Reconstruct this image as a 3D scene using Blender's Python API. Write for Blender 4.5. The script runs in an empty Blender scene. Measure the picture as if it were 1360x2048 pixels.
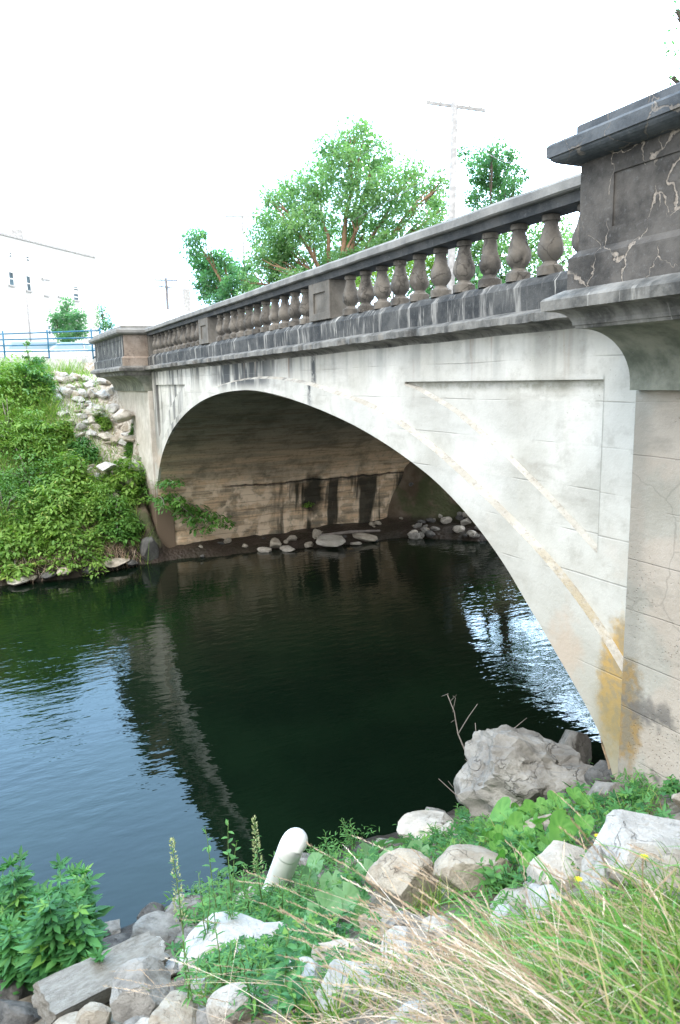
import bpy, math, random
import numpy as np
from mathutils import Vector, Matrix, noise as mnoise

random.seed(7); rng = np.random.default_rng(11)
SC = bpy.context.scene
COL = SC.collection

# ------------------------------------------------------------------ camera
FPX = 1496.27                       # focal length in pixels of the 1360x2048 photograph
F = Vector((-0.88568928, 0.43022338, -0.17453466))
R = Vector((0.44012179, 0.89770128, -0.02062098))
U = Vector((-0.14780836, 0.09508028, 0.98443508))
cam_d = bpy.data.cameras.new('camera'); cam = bpy.data.objects.new('camera', cam_d); COL.objects.link(cam)
m = Matrix((R, U, -F)).transposed().to_4x4()
cam.matrix_world = m
cam_d.sensor_fit = 'VERTICAL'; cam_d.sensor_height = 36; cam_d.sensor_width = 24
cam_d.lens = FPX / 2048 * 36
cam_d.clip_start = 0.05; cam_d.clip_end = 3000
cam_d.dof.use_dof = True; cam_d.dof.focus_distance = 11.0; cam_d.dof.aperture_fstop = 5.0
SC.camera = cam

# ------------------------------------------------------------------ light
SUN_EL, SUN_AZ = math.radians(52), math.radians(-60)     # azimuth of the direction to the sun, from +X towards +Y
w = bpy.data.worlds.new('World'); SC.world = w; w.use_nodes = True
nt = w.node_tree; bg = nt.nodes['Background']
sky = nt.nodes.new('ShaderNodeTexSky'); sky.sky_type = 'NISHITA'; sky.sun_disc = False
sky.sun_elevation = SUN_EL; sky.sun_rotation = math.radians(90) - SUN_AZ
sky.air_density = 1.0; sky.dust_density = 2.5; sky.ozone_density = 1.0; sky.altitude = 200
# thin bright cloud over the blue, densest over the bridge, open towards the left
geo = nt.nodes.new('ShaderNodeTexCoord'); dp = nt.nodes.new('ShaderNodeVectorMath'); dp.operation = 'DOT_PRODUCT'; dp.inputs[1].default_value = (.85, -.02, -.53)
nt.links.new(geo.outputs['Generated'], dp.inputs[0]); ns = nt.nodes.new('ShaderNodeTexNoise'); ns.inputs['Scale'].default_value = 1.6; ns.inputs['Detail'].default_value = 4
nt.links.new(geo.outputs['Generated'], ns.inputs['Vector']); ma = nt.nodes.new('ShaderNodeMath'); ma.operation = 'MULTIPLY_ADD'; nt.links.new(ns.outputs[0], ma.inputs[0]); ma.inputs[1].default_value = .35; nt.links.new(dp.outputs['Value'], ma.inputs[2])
mr = nt.nodes.new('ShaderNodeMapRange'); nt.links.new(ma.outputs[0], mr.inputs[0]); mr.inputs[1].default_value = -.80; mr.inputs[2].default_value = -.42; mr.inputs[3].default_value = .0; mr.inputs[4].default_value = 1.0
mx = nt.nodes.new('ShaderNodeMix'); mx.data_type = 'RGBA'; mx.inputs[0].default_value = .85; nt.links.new(sky.outputs[0], mx.inputs[6]); cm = nt.nodes.new('ShaderNodeMix'); cm.data_type = 'RGBA'; nt.links.new(mr.outputs[0], cm.inputs[0]); cm.inputs[6].default_value = (8.4, 14.5, 21.5, 1); cm.inputs[7].default_value = (9.3, 9.6, 9.8, 1); nt.links.new(cm.outputs[2], mx.inputs[7])
# the sun's glow behind the cloud upstream of the bridge
dl = nt.nodes.new('ShaderNodeVectorMath'); dl.operation = 'DOT_PRODUCT'; dl.inputs[1].default_value = (-.42, .76, .50); nt.links.new(geo.outputs['Generated'], dl.inputs[0])
ml = nt.nodes.new('ShaderNodeMapRange'); ml.interpolation_type = 'SMOOTHSTEP'; nt.links.new(dl.outputs['Value'], ml.inputs[0]); ml.inputs[1].default_value = .80; ml.inputs[2].default_value = .99; ml.inputs[3].default_value = 1.0; ml.inputs[4].default_value = 4.2
vs_ = nt.nodes.new('ShaderNodeVectorMath'); vs_.operation = 'SCALE'; nt.links.new(mx.outputs[2], vs_.inputs[0]); nt.links.new(ml.outputs[0], vs_.inputs[3])
nt.links.new(vs_.outputs[0], bg.inputs[0]); bg.inputs[1].default_value = 0.15
sd = bpy.data.lights.new('sun', 'SUN'); sun = bpy.data.objects.new('sun', sd); COL.objects.link(sun)
sd.energy = 1.0; sd.angle = math.radians(22); sd.color = (1.0, 0.95, 0.88)
dv = Vector((math.cos(SUN_EL) * math.cos(SUN_AZ), math.cos(SUN_EL) * math.sin(SUN_AZ), math.sin(SUN_EL)))
sun.rotation_euler = (-dv).to_track_quat('-Z', 'Y').to_euler()
SC.view_settings.view_transform = 'Standard'; SC.view_settings.look = 'None'
SC.view_settings.exposure = 1.22; SC.view_settings.gamma = 1.0
SC.cycles.max_bounces = 7; SC.cycles.transparent_max_bounces = 8
SC.cycles.diffuse_bounces = 4; SC.cycles.glossy_bounces = 3

# ------------------------------------------------------------------ helpers
def ray(x, y): return F + R * ((x - 680) / FPX) - U * ((y - 1024) / FPX)
def at(x, y, d):
    """world point on the sight line of pixel x,y at depth d metres"""
    return ray(x, y) * d
def atX(x, y, X): r = ray(x, y); return r * (X / r.x)
def atY(x, y, Y): r = ray(x, y); return r * (Y / r.y)

def tag(o, label=None, cat=None, group=None, kind=None):
    if label: o['label'] = label
    if cat: o['category'] = cat
    if group: o['group'] = group
    if kind: o['kind'] = kind
    return o
def empty(name, loc=(0, 0, 0), label=None, cat=None, group=None, rz=0.0):
    o = bpy.data.objects.new(name, None); COL.objects.link(o); o.location = loc
    o.rotation_euler = (0, 0, rz); o.empty_display_size = .1
    return tag(o, label, cat, group)
def link(name, me, parent=None, mats=()):
    o = bpy.data.objects.new(name, me); COL.objects.link(o)
    for q in mats:
        if q and q.name not in [s.name for s in me.materials if s]: me.materials.append(q)
    if parent: o.parent = parent
    return o

class MB:
    def __init__(s): s.v = []; s.f = []; s.mi = []; s.sm = []
    def add(s, vs, fs, mi=0, smooth=False):
        b = len(s.v); s.v += [tuple(p) for p in vs]
        for f in fs:
            s.f.append(tuple(b + i for i in f)); s.mi.append(mi); s.sm.append(smooth)
    def box(s, x0, x1, y0, y1, z0, z1, mi=0):
        v = [(x0, y0, z0), (x1, y0, z0), (x1, y1, z0), (x0, y1, z0), (x0, y0, z1), (x1, y0, z1), (x1, y1, z1), (x0, y1, z1)]
        s.add(v, [(0, 3, 2, 1), (4, 5, 6, 7), (0, 1, 5, 4), (1, 2, 6, 5), (2, 3, 7, 6), (3, 0, 4, 7)], mi)
    def obox(s, c, ax, ay, az, mi=0):
        """oriented box: centre and three half-axis vectors"""
        c = Vector(c); v = []
        for k in (-1, 1):
            for (i, j) in ((-1, -1), (1, -1), (1, 1), (-1, 1)): v.append(c + Vector(ax) * i + Vector(ay) * j + Vector(az) * k)
        s.add(v, [(0, 3, 2, 1), (4, 5, 6, 7), (0, 1, 5, 4), (1, 2, 6, 5), (2, 3, 7, 6), (3, 0, 4, 7)], mi)
    def tube(s, pts, rad, n=8, mi=0, cap=True):
        pts = [Vector(p) for p in pts]; rings = []
        if not hasattr(rad, '__len__'): rad = [rad] * len(pts)
        up = Vector((0.13, 0.21, 0.97))
        for i, p in enumerate(pts):
            t = (pts[min(i + 1, len(pts) - 1)] - pts[max(i - 1, 0)]).normalized()
            a = t.cross(up)
            if a.length < .05: a = t.cross(Vector((1, 0, 0)))
            a.normalize(); b = t.cross(a)
            rings.append([p + (a * math.cos(6.28318 * k / n) + b * math.sin(6.28318 * k / n)) * rad[i] for k in range(n)])
        vs = [q for r_ in rings for q in r_]; fs = []
        for i in range(len(pts) - 1):
            for k in range(n):
                fs.append((i * n + k, i * n + (k + 1) % n, (i + 1) * n + (k + 1) % n, (i + 1) * n + k))
        if cap: fs.append(tuple(range(n))[::-1]); fs.append(tuple((len(pts) - 1) * n + k for k in range(n)))
        s.add(vs, fs, mi, True)
    def lathe(s, prof, c, n=20, mi=0):
        vs = []; fs = []
        for (r_, z) in prof:
            for k in range(n): vs.append((c[0] + r_ * math.cos(6.28318 * k / n), c[1] + r_ * math.sin(6.28318 * k / n), c[2] + z))
        for i in range(len(prof) - 1):
            for k in range(n): fs.append((i * n + k, i * n + (k + 1) % n, (i + 1) * n + (k + 1) % n, (i + 1) * n + k))
        fs.append(tuple(range(n))[::-1]); fs.append(tuple((len(prof) - 1) * n + k for k in range(n)))
        s.add(vs, fs, mi, True)
    def extrude_x(s, prof, xs, zoff=lambda x: 0.0, mi=0, smooth=False):
        pf = prof if callable(prof) else (lambda x: prof); n = len(pf(xs[0])); vs = []; fs = []
        for x in xs:
            for (y, z) in pf(x): vs.append((x, y, z + zoff(x)))
        for i in range(len(xs) - 1):
            for k in range(n):
                fs.append((i * n + k, i * n + (k + 1) % n, (i + 1) * n + (k + 1) % n, (i + 1) * n + k))
        fs.append(tuple(range(n))[::-1]); fs.append(tuple((len(xs) - 1) * n + k for k in range(n)))
        s.add(vs, fs, mi, smooth)
    def build(s, name, mats, parent=None, bevel=0.0, fix=True, angle=None):
        me = bpy.data.meshes.new(name); me.from_pydata(s.v, [], s.f)
        if not isinstance(mats, (list, tuple)): mats = [mats]
        for q in mats: me.materials.append(q)
        me.polygons.foreach_set('material_index', s.mi); me.polygons.foreach_set('use_smooth', s.sm)
        if fix:
            import bmesh
            bm = bmesh.new(); bm.from_mesh(me); bmesh.ops.recalc_face_normals(bm, faces=bm.faces); bm.to_mesh(me); bm.free()
        if angle: me.set_sharp_from_angle(angle=math.radians(angle))
        me.update()
        o = bpy.data.objects.new(name, me); COL.objects.link(o)
        if parent: o.parent = parent
        if bevel:
            b = o.modifiers.new('bevel', 'BEVEL'); b.width = bevel; b.segments = 2; b.limit_method = 'ANGLE'; b.angle_limit = math.radians(35)
        return o

def np_mesh(name, V, polys, mats, parent=None, rnd=None, smooth=False, mi=None):
    """V (n,3); polys: list of int arrays (m,k) of equal k each"""
    me = bpy.data.meshes.new(name)
    V = np.asarray(V, np.float32); me.vertices.add(len(V)); me.vertices.foreach_set('co', V.ravel())
    loops = np.concatenate([p.ravel() for p in polys]).astype(np.int32)
    cnt = np.concatenate([np.full(len(p), p.shape[1]) for p in polys]).astype(np.int32)
    st = np.concatenate([[0], np.cumsum(cnt)[:-1]]).astype(np.int32)
    me.loops.add(len(loops)); me.loops.foreach_set('vertex_index', loops)
    me.polygons.add(len(cnt)); me.polygons.foreach_set('loop_start', st); me.polygons.foreach_set('loop_total', cnt)
    if smooth: me.polygons.foreach_set('use_smooth', np.ones(len(cnt), bool))
    if rnd is not None:
        a = me.attributes.new('rnd', 'FLOAT', 'POINT'); a.data.foreach_set('value', np.asarray(rnd, np.float32))
    if not isinstance(mats, (list, tuple)): mats = [mats]
    for q in mats: me.materials.append(q)
    if mi is not None: me.polygons.foreach_set('material_index', np.asarray(mi, np.int32))
    me.update(calc_edges=True); me.validate()
    o = bpy.data.objects.new(name, me); COL.objects.link(o)
    if parent: o.parent = parent
    return o

def sstep(a, b, x): t = np.clip((x - a) / (b - a), 0, 1); return t * t * (3 - 2 * t)
_T = rng.random((64, 64)) * 2 - 1
def vnoise(x, y):
    x = np.asarray(x, float); y = np.asarray(y, float)
    xi = np.floor(x).astype(int); yi = np.floor(y).astype(int); fx = x - xi; fy = y - yi
    fx = fx * fx * (3 - 2 * fx); fy = fy * fy * (3 - 2 * fy)
    g = lambda i, j: _T[i % 64, j % 64]
    return (g(xi, yi) * (1 - fx) + g(xi + 1, yi) * fx) * (1 - fy) + (g(xi, yi + 1) * (1 - fx) + g(xi + 1, yi + 1) * fx) * fy
def fbm(x, y, o=4):
    s = 0; a = 1
    for k in range(o): s = s + a * vnoise(x * 2 ** k + 17.3 * k, y * 2 ** k + 5.1 * k); a *= .5
    return s / 1.9

# ------------------------------------------------------------------ terrain height
WZ = -5.6
def height(X, Y):
    X = np.asarray(X, float); Y = np.asarray(Y, float)
    up = np.abs(Y) > 22
    # near bank
    wob = .35 * fbm(X * .05 + 9, Y * .35, 3)
    Xs = X + wob * sstep(-5.0, -7.0, X) 
    n = WZ + .55 * (Xs + 7.3)
    n = n + .22 * np.maximum(X + 3.6, 0) + .35 * np.exp(-((Y - 5.2) / 1.6) ** 2) * sstep(-6.6, -5.0, X)
    n = np.minimum(n, .9 + 0 * X)
    # far bank
    shore = np.interp(Y, [-40, 0, 2.3, 4.2, 5.2, 8.2, 11.6, 13.5, 15.4, 18, 26, 45, 90], [-22, -22.95, -22.75, -23.3, -23.4, -23.2, -22.4, -22.6, -20.6, -20.2, -19.5, -16.0, 6.0])
    shore = shore + .25 * fbm(Y * .9, X * .1, 3)
    d = shore - X
    front = np.interp(d, [-6, 0, .35, 1.3, 7, 8.6, 9.2, 400], [-9, WZ, -5.0, -4.2, -.28, .35, .42, .42])
    back = np.interp(d, [-6, 0, .8, 4, 9, 400], [-9, WZ, -4.8, -2.9, .7, .9])
    under = np.interp(d, [-6, 0, .3, 2.1, 3.4, 400], [-9, WZ, -5.42, -5.2, .3, .5])
    tf = sstep(4.9, 5.4, Y); tb = sstep(15.4, 16.4, Y)
    f_ = (front * (1 - tf) + under * tf) * (1 - tb) + back * tb
    f_ = np.where((X < -33.2) & (Y < 16), .9, f_)
    h = np.maximum(np.maximum(n, f_), -8.5)
    bump = .10 * fbm(X * 1.3, Y * 1.3, 4) + .05 * fbm(X * 4, Y * 4, 2)
    return h + bump * np.where(h > WZ - .3, 1, .3) * np.where(X < -33, .1, 1)
def hz(x, y): return float(height(x, y))
def ground(px, py):
    """where the sight line of a photo pixel meets the terrain"""
    r = ray(px, py); t = np.arange(1.0, 70, .01)
    X = r.x * t; Y = r.y * t; Z = r.z * t
    h = np.maximum(height(X, Y), WZ); k = np.argmax(Z < h)
    return Vector((X[k], Y[k], h[k]))

# ------------------------------------------------------------------ materials
class N:
    def __init__(s, name):
        s.m = bpy.data.materials.new(name); s.m.use_nodes = True; s.t = s.m.node_tree
        s.b = s.t.nodes['Principled BSDF']; s.out = s.t.nodes['Material Output']
        s._co = None
    def n(s, k, **kw):
        o = s.t.nodes.new('ShaderNode' + k)
        for a, b in kw.items(): setattr(o, a, b)
        return o
    def set(s, sock, v):
        if isinstance(v, bpy.types.NodeSocket): s.t.links.new(v, sock)
        elif v is not None:
            if hasattr(v, '__len__') and len(v) == 3 and sock.type == 'RGBA': v = (*v, 1)
            sock.default_value = v
    def co(s):
        if s._co is None: s._co = s.n('NewGeometry').outputs['Position']
        return s._co
    def oco(s): return s.n('TexCoord').outputs['Object']
    def map(s, scale=(1, 1, 1), loc=(0, 0, 0), src=None):
        q = s.n('Mapping'); s.set(q.inputs['Vector'], src or s.co()); q.inputs['Scale'].default_value = scale; q.inputs['Location'].default_value = loc
        return q.outputs[0]
    def noise(s, scale=1, det=4, rough=.55, vec=None, dist=0):
        q = s.n('TexNoise'); s.set(q.inputs['Vector'], vec or s.co()); q.inputs['Scale'].default_value = scale
        q.inputs['Detail'].default_value = det; q.inputs['Roughness'].default_value = rough; q.inputs['Distortion'].default_value = dist
        return q.outputs[0]
    def vor(s, scale=1, feature='F1', vec=None, out='Distance'):
        q = s.n('TexVoronoi', feature=feature); s.set(q.inputs['Vector'], vec or s.co()); q.inputs['Scale'].default_value = scale
        return q.outputs[out]
    def ramp(s, v, a, b, c0=0.0, c1=1.0):
        q = s.n('MapRange', interpolation_type='SMOOTHSTEP'); s.set(q.inputs[0], v)
        q.inputs[1].default_value = a; q.inputs[2].default_value = b; q.inputs[3].default_value = c0; q.inputs[4].default_value = c1
        return q.outputs[0]
    def mth(s, op, a, b=None, c=None):
        q = s.n('Math', operation=op); s.set(q.inputs[0], a)
        if b is not None: s.set(q.inputs[1], b)
        if c is not None: s.set(q.inputs[2], c)
        return q.outputs[0]
    def warp(s, v, amt, scale):
        q = s.n('TexNoise'); s.set(q.inputs['Vector'], v); q.inputs['Scale'].default_value = scale; q.inputs['Detail'].default_value = 4
        a = s.n('VectorMath', operation='SUBTRACT'); s.set(a.inputs[0], q.outputs[1]); a.inputs[1].default_value = (.5, .5, .5)
        c = s.n('VectorMath', operation='SCALE'); s.set(c.inputs[0], a.outputs[0]); c.inputs[3].default_value = amt
        d = s.n('VectorMath', operation='ADD'); s.set(d.inputs[0], v); s.set(d.inputs[1], c.outputs[0]); return d.outputs[0]
    def mul(s, a, b): return s.mth('MULTIPLY', a, b)
    def mix(s, f, a, b, mode='MIX'):
        q = s.n('Mix', data_type='RGBA', blend_type=mode); s.set(q.inputs[0], f); s.set(q.inputs[6], a); s.set(q.inputs[7], b)
        return q.outputs[2]
    def sep(s, v=None):
        q = s.n('SeparateXYZ'); s.set(q.inputs[0], v or s.co()); return q.outputs
    def bump(s, h, st=.3, dist=.02, prev=None):
        q = s.n('Bump'); s.set(q.inputs['Height'], h); q.inputs['Strength'].default_value = st; q.inputs['Distance'].default_value = dist
        if prev: s.set(q.inputs['Normal'], prev)
        return q.outputs[0]
    def fin(s, col, rough=.85, nrm=None, spec=.3):
        s.set(s.b.inputs['Base Color'], col); s.set(s.b.inputs['Roughness'], rough)
        s.b.inputs['Specular IOR Level'].default_value = spec
        if nrm: s.set(s.b.inputs['Normal'], nrm)
        return s.m

def plain(name, col, rough=.6, metal=0, spec=.4, var=.12, scale=6):
    k = N(name); n_ = k.noise(scale, 5)
    c2 = tuple(min(1, c * (1 - var * 2)) for c in col); c3 = tuple(min(1, c * (1 + var)) for c in col)
    c = k.mix(k.ramp(n_, .35, .65), c2, c3); k.b.inputs['Metallic'].default_value = metal
    return k.fin(c, rough, None, spec)

def board_lines(k, pitch=.42, width=.012):
    """formwork joints: thin horizontal lines, uneven; and boards of slightly different tone"""
    x, y, z = k.sep(); wob = k.mul(k.mth('SUBTRACT', k.noise(.6, 2), .5), .05)
    zz = k.mth('ADD', z, wob); fr = k.mth('FRACT', k.mth('DIVIDE', k.mth('ADD', zz, 10.13), pitch))
    d = k.mth('ABSOLUTE', k.mth('SUBTRACT', fr, .5)); line = k.ramp(d, width / pitch, 0.0)
    line = k.mul(line, k.ramp(k.noise(1.1, 3), .42, .62))
    row = k.mth('FLOOR', k.mth('DIVIDE', k.mth('ADD', k.mth('ADD', zz, 10.13), pitch * .5), pitch))
    cell = k.mth('FLOOR', k.mth('ADD', k.mth('DIVIDE', x, 2.3), k.mul(row, .37)))
    wn = k.n('TexWhiteNoise', noise_dimensions='2D'); cb = k.n('CombineXYZ'); k.set(cb.inputs[0], row); k.set(cb.inputs[1], cell); k.set(wn.inputs['Vector'], cb.outputs[0])
    return line, wn.outputs['Value']

def m_spandrel():
    k = N('pale_weathered_concrete'); x, y, z = k.sep()
    base = k.mix(k.ramp(k.noise(.9, 6), .3, .7), (.41, .395, .35), (.60, .585, .54))
    base = k.mix(k.mul(k.ramp(k.noise(5, 6, .7), .48, .7), .4), base, (.30, .28, .24))
    base = k.mix(k.mul(k.ramp(k.noise(1, 5, .65, k.map((.8, 1, 3.2))), .52, .68), .45), base, (.29, .27, .23))
    base = k.mix(k.mul(k.ramp(k.noise(.45, 4, .6, k.map(loc=(5, 1, 2))), .5, .7), .35), base, (.62, .61, .58))
    sp_ = k.mul(k.ramp(k.noise(34, 4, .7), .64, .72), k.ramp(k.noise(1.4, 3, .5, k.map(loc=(2, 8, 1))), .48, .6)); base = k.mix(k.mul(sp_, .7), base, (.16, .13, .10))
    line, tone = board_lines(k)
    base = k.mix(k.mul(k.ramp(tone, .5, 1), .22), base, (.42, .42, .40))
    # pinkish worn patches low on the wall
    pk = k.mul(k.ramp(k.noise(1.3, 5), .5, .66), k.ramp(z, -1.2, -2.6)); base = k.mix(k.mul(pk, .8), base, (.50, .37, .28))
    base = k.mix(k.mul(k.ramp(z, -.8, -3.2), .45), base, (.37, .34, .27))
    # dark water streaks hanging from the cornice
    def streak(sx, lo, hi, seed):
        n1 = k.noise(1, 3, .6, k.map((sx, 0.0, .12), (seed, 0, 0))); return k.ramp(n1, lo, hi)
    dep = k.ramp(k.mth('ADD', z, k.mul(k.noise(1, 2, .5, k.map((3, 0, .1))), .55)), -.05, .75)
    far = k.ramp(x, -10.5, -14.5, .35, 1.0)
    st = k.mul(k.mul(streak(2.4, .46, .60, 0), dep), far)
    farfull = k.mul(k.ramp(x, -19.5, -21.5), k.ramp(z, -3.5, -.2)); st = k.mth('MAXIMUM', st, k.mul(k.mul(streak(2.2, .47, .58, 7), farfull), .8))
    xm = k.mul(k.ramp(x, -18.2, -16.8), k.ramp(x, -12.6, -14.4)); st = k.mth('MAXIMUM', st, k.mul(k.mul(xm, k.ramp(k.noise(1, 3, .6, k.map((2.2, 0, .5))), .36, .52)), k.ramp(z, -.22, .02)))
    s1 = k.mul(k.ramp(k.mth('ABSOLUTE', k.mth('ADD', x, 11.72)), .16, .03), k.mul(k.ramp(z, -.75, -.1), k.ramp(k.noise(7, 3), .3, .6))); st = k.mth('MAXIMUM', st, s1)
    base = k.mix(k.mul(st, .93), base, (.045, .05, .055))
    # rusty streaks
    ru = k.mul(k.mul(k.ramp(k.noise(1, 3, .6, k.map((3.1, 0, .35), (3, 0, 5))), .60, .70), k.ramp(z, -.5, .3)), .7)
    base = k.mix(ru, base, (.30, .22, .17))
    # orange mineral stain in the corner by the pier
    e = k.mth('ADD', k.mth('POWER', k.mth('DIVIDE', k.mth('ADD', x, 4.82), .22), 2), k.mth('POWER', k.mth('DIVIDE', k.mth('ADD', z, 2.86), .62), 2))
    og = k.ramp(k.mth('ADD', e, k.mul(k.mth('SUBTRACT', k.noise(6, 7, .7), .5), 2.8)), 1.7, .4)
    base = k.mix(k.mul(og, .85), base, k.mix(k.ramp(k.noise(11, 5), .4, .6), (.42, .25, .05), (.28, .20, .09)))
    e2 = k.mul(k.ramp(x, -5.2, -4.9), k.ramp(z, -2.6, -3.3)); base = k.mix(k.mul(e2, .6), base, (.22, .19, .10))
    base = k.mix(k.mul(k.ramp(k.mth('ADD', z, k.mul(k.noise(1.5, 4), .8)), -2.9, -3.6), k.ramp(x, -20, -22)), base, (.16, .12, .085))
    pe = k.mul(k.ramp(k.mth('ABSOLUTE', k.mth('ADD', x, k.mth('ADD', 5.2, k.mul(k.mth('SUBTRACT', k.noise(9, 3), .5), .02)))), .022, .004), k.mul(k.ramp(z, -1.72, -1.6), k.ramp(z, .02, -.05)))  # edge shade of the sunk panel's side and mossy top put into colour
    base = k.mix(k.mul(pe, .55), base, (.17, .17, .14))
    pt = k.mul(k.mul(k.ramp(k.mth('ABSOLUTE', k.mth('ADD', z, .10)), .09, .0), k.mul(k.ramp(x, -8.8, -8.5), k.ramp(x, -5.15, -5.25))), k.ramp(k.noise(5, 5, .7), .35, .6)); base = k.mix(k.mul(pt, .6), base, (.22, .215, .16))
    base = k.mix(k.mul(line, .42), base, (.22, .21, .19))
    pits = k.ramp(k.vor(16, vec=k.map((1, 1, 1))), .10, .04); pits = k.mul(pits, k.ramp(k.noise(1.1, 3), .5, .65))
    base = k.mix(k.mul(pits, .5), base, (.18, .16, .14))
    h = k.mth('SUBTRACT', k.noise(22, 6, .65), k.mth('ADD', k.mul(line, 1.2), pits))
    return k.fin(base, .88, k.bump(h, .45, .012), .25)

def m_pier():
    k = N('tan_pitted_concrete'); x, y, z = k.sep()
    base = k.mix(k.ramp(k.noise(1.2, 6), .3, .7), (.30, .28, .235), (.45, .425, .375))
    pink = k.ramp(k.mth('ADD', k.noise(1.4, 4), k.mul(k.ramp(x, -4.55, -4.2), .12)), .48, .62); base = k.mix(k.mul(pink, .5), base, (.44, .36, .295))
    base = k.mix(k.mul(k.ramp(k.noise(1, 6, .7, k.map((1.5, 1, 4))), .5, .68), .5), base, (.24, .225, .19))
    base = k.mix(k.mul(k.ramp(x, -4.45, -4.62), .55), base, (.22, .21, .18))
    e = k.mth('ADD', k.mth('POWER', k.mth('DIVIDE', k.mth('ADD', x, 4.62), .20), 2), k.mth('POWER', k.mth('DIVIDE', k.mth('ADD', z, 3.1), .62), 2))
    og = k.ramp(k.mth('ADD', e, k.mul(k.mth('SUBTRACT', k.noise(5, 7, .7), .5), 3.2)), 1.2, .2); base = k.mix(k.mul(og, .85), base, k.mix(k.ramp(k.noise(9, 5), .4, .6), (.27, .17, .055), (.19, .155, .10)))
    base = k.mix(k.mul(k.ramp(k.noise(2.3, 4), .55, .66), k.ramp(z, -2.2, -3.2)), base, (.13, .12, .11))
    cr = k.ramp(k.vor(.75, 'DISTANCE_TO_EDGE', k.map((1, 1, 1.4), src=k.warp(k.co(), .5, 2))), .010, .002); base = k.mix(k.mul(cr, .3), base, (.14, .13, .11))
    pits = k.ramp(k.vor(30), .24, .08); pits = k.mul(pits, k.ramp(k.noise(1.7, 3), .45, .6))
    base = k.mix(k.mul(pits, .55), base, (.22, .17, .13))
    line, _ = board_lines(k, .46, .008); line = k.mul(line, .7)
    base = k.mix(k.mul(line, .6), base, (.16, .14, .12))
    h = k.mth('SUBTRACT', k.noise(18, 6, .7), k.mth('ADD', line, k.mul(pits, 1.6)))
    return k.fin(base, .9, k.bump(h, .6, .015), .2)

def m_dark(name, cracks=0.0, foot=False, streaks=0.0, c0=(.036, .034, .032), c1=(.12, .11, .10), tan=(.36, .31, .26)):
    k = N(name); x, y, z = k.sep()
    base = k.mix(k.ramp(k.noise(3, 7, .65), .3, .7), c0, c1)
    base = k.mix(k.mul(k.ramp(k.noise(26, 5, .7), .55, .75), .5), base, (.2, .2, .2))
    h = k.noise(30, 6, .7)
    if streaks:
        s_ = k.ramp(k.noise(1, 4, .65, k.map((6.5, 3, .9))), .52, .66); base = k.mix(k.mul(s_, streaks), base, (.30, .29, .27))
        s2 = k.ramp(k.noise(1, 3, .65, k.map((14, 3, 1.6))), .64, .70); base = k.mix(k.mul(s2, streaks), base, (.5, .48, .44))
    if foot: base = k.mix(k.mul(k.ramp(k.mth('ADD', z, k.mul(k.noise(1.5, 4), .8)), -2.6, -3.4), k.ramp(x, -20, -22)), base, (.16, .12, .085))
    if cracks:
        v = k.map((1.0, 1.0, .55), src=k.warp(k.co(), .22, 5)); ed = k.vor(3.6, 'DISTANCE_TO_EDGE', v)
        wd = k.ramp(k.noise(4.2, 5, .7), .40, .75, 0.006, .05)
        c = k.ramp(k.mth('DIVIDE', ed, wd), 1, .5)
        c = k.mul(c, k.ramp(k.noise(2.6, 3, vec=k.map((1, 1, 1), (4, 2, 1))), .40, .47)); rim = k.mul(k.ramp(k.mth('DIVIDE', ed, wd), 2.2, 1.0), k.ramp(k.noise(2.6, 3, vec=k.map((1, 1, 1), (4, 2, 1))), .40, .47)); base = k.mix(k.mul(rim, .35 * cracks), base, tuple(c_ * .4 for c_ in c0))
        base = k.mix(k.mul(c, cracks), base, k.mix(k.ramp(k.noise(30, 4, .7), .4, .6), tan, tuple(c_ * .6 for c_ in tan)))
        h = k.mth('ADD', h, k.mul(c, -.5))
    return k.fin(base, .9, k.bump(h, .55, .012), .2)

def m_stone(name, c0, c1, moss=0.0, sc=1.0):
    k = N(name); src = k.oco(); oi = k.n('ObjectInfo').outputs['Random']
    mp = k.n('Mapping'); k.set(mp.inputs[0], src); cb = k.n('CombineXYZ'); k.set(cb.inputs[0], k.mul(oi, 50)); k.set(cb.inputs[1], k.mul(oi, 31)); k.set(mp.inputs['Location'], cb.outputs[0]); v = mp.outputs[0]
    base = k.mix(k.ramp(k.noise(2.2 * sc, 6, .6, v), .3, .7), c0, c1)
    base = k.mix(k.mul(k.ramp(k.noise(7 * sc, 5, .7, v), .55, .75), .5), base, tuple(c * .55 for c in c0))
    cr = k.ramp(k.vor(1.4 * sc, 'DISTANCE_TO_EDGE', k.warp(v, .9, 2.5)), .022, .0); cr = k.mul(cr, k.ramp(k.noise(1.5, 2, .5, v), .45, .6))
    base = k.mix(k.mul(cr, .6), base, tuple(c * .35 for c in c0))
    base = k.mix(k.mul(oi, .35), base, tuple(c * .7 for c in c1))
    h = k.mth('SUBTRACT', k.noise(9 * sc, 7, .7, v), k.mul(cr, .6))
    return k.fin(base, .9, k.bump(h, .8, .05), .2)

def m_leaf(name, c0, c1, c2=None, trans=.35, rough=.55):
    k = N(name); a = k.n('Attribute', attribute_name='rnd').outputs['Fac']
    col = k.mix(a, c0, c1)
    if c2: col = k.mix(k.ramp(a, .86, .95), col, c2)
    k.t.nodes.remove(k.b)
    d = k.n('BsdfPrincipled'); k.set(d.inputs['Base Color'], col); d.inputs['Roughness'].default_value = rough; d.inputs['Specular IOR Level'].default_value = .35
    tr = k.n('BsdfTranslucent'); k.set(tr.inputs[0], k.mix(1.0, col, (1.0, 1.15, .55), 'MULTIPLY'))
    mx = k.n('MixShader'); mx.inputs[0].default_value = trans; k.set(mx.inputs[1], d.outputs[0]); k.set(mx.inputs[2], tr.outputs[0]); k.set(k.out.inputs[0], mx.outputs[0])
    return k.m

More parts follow.
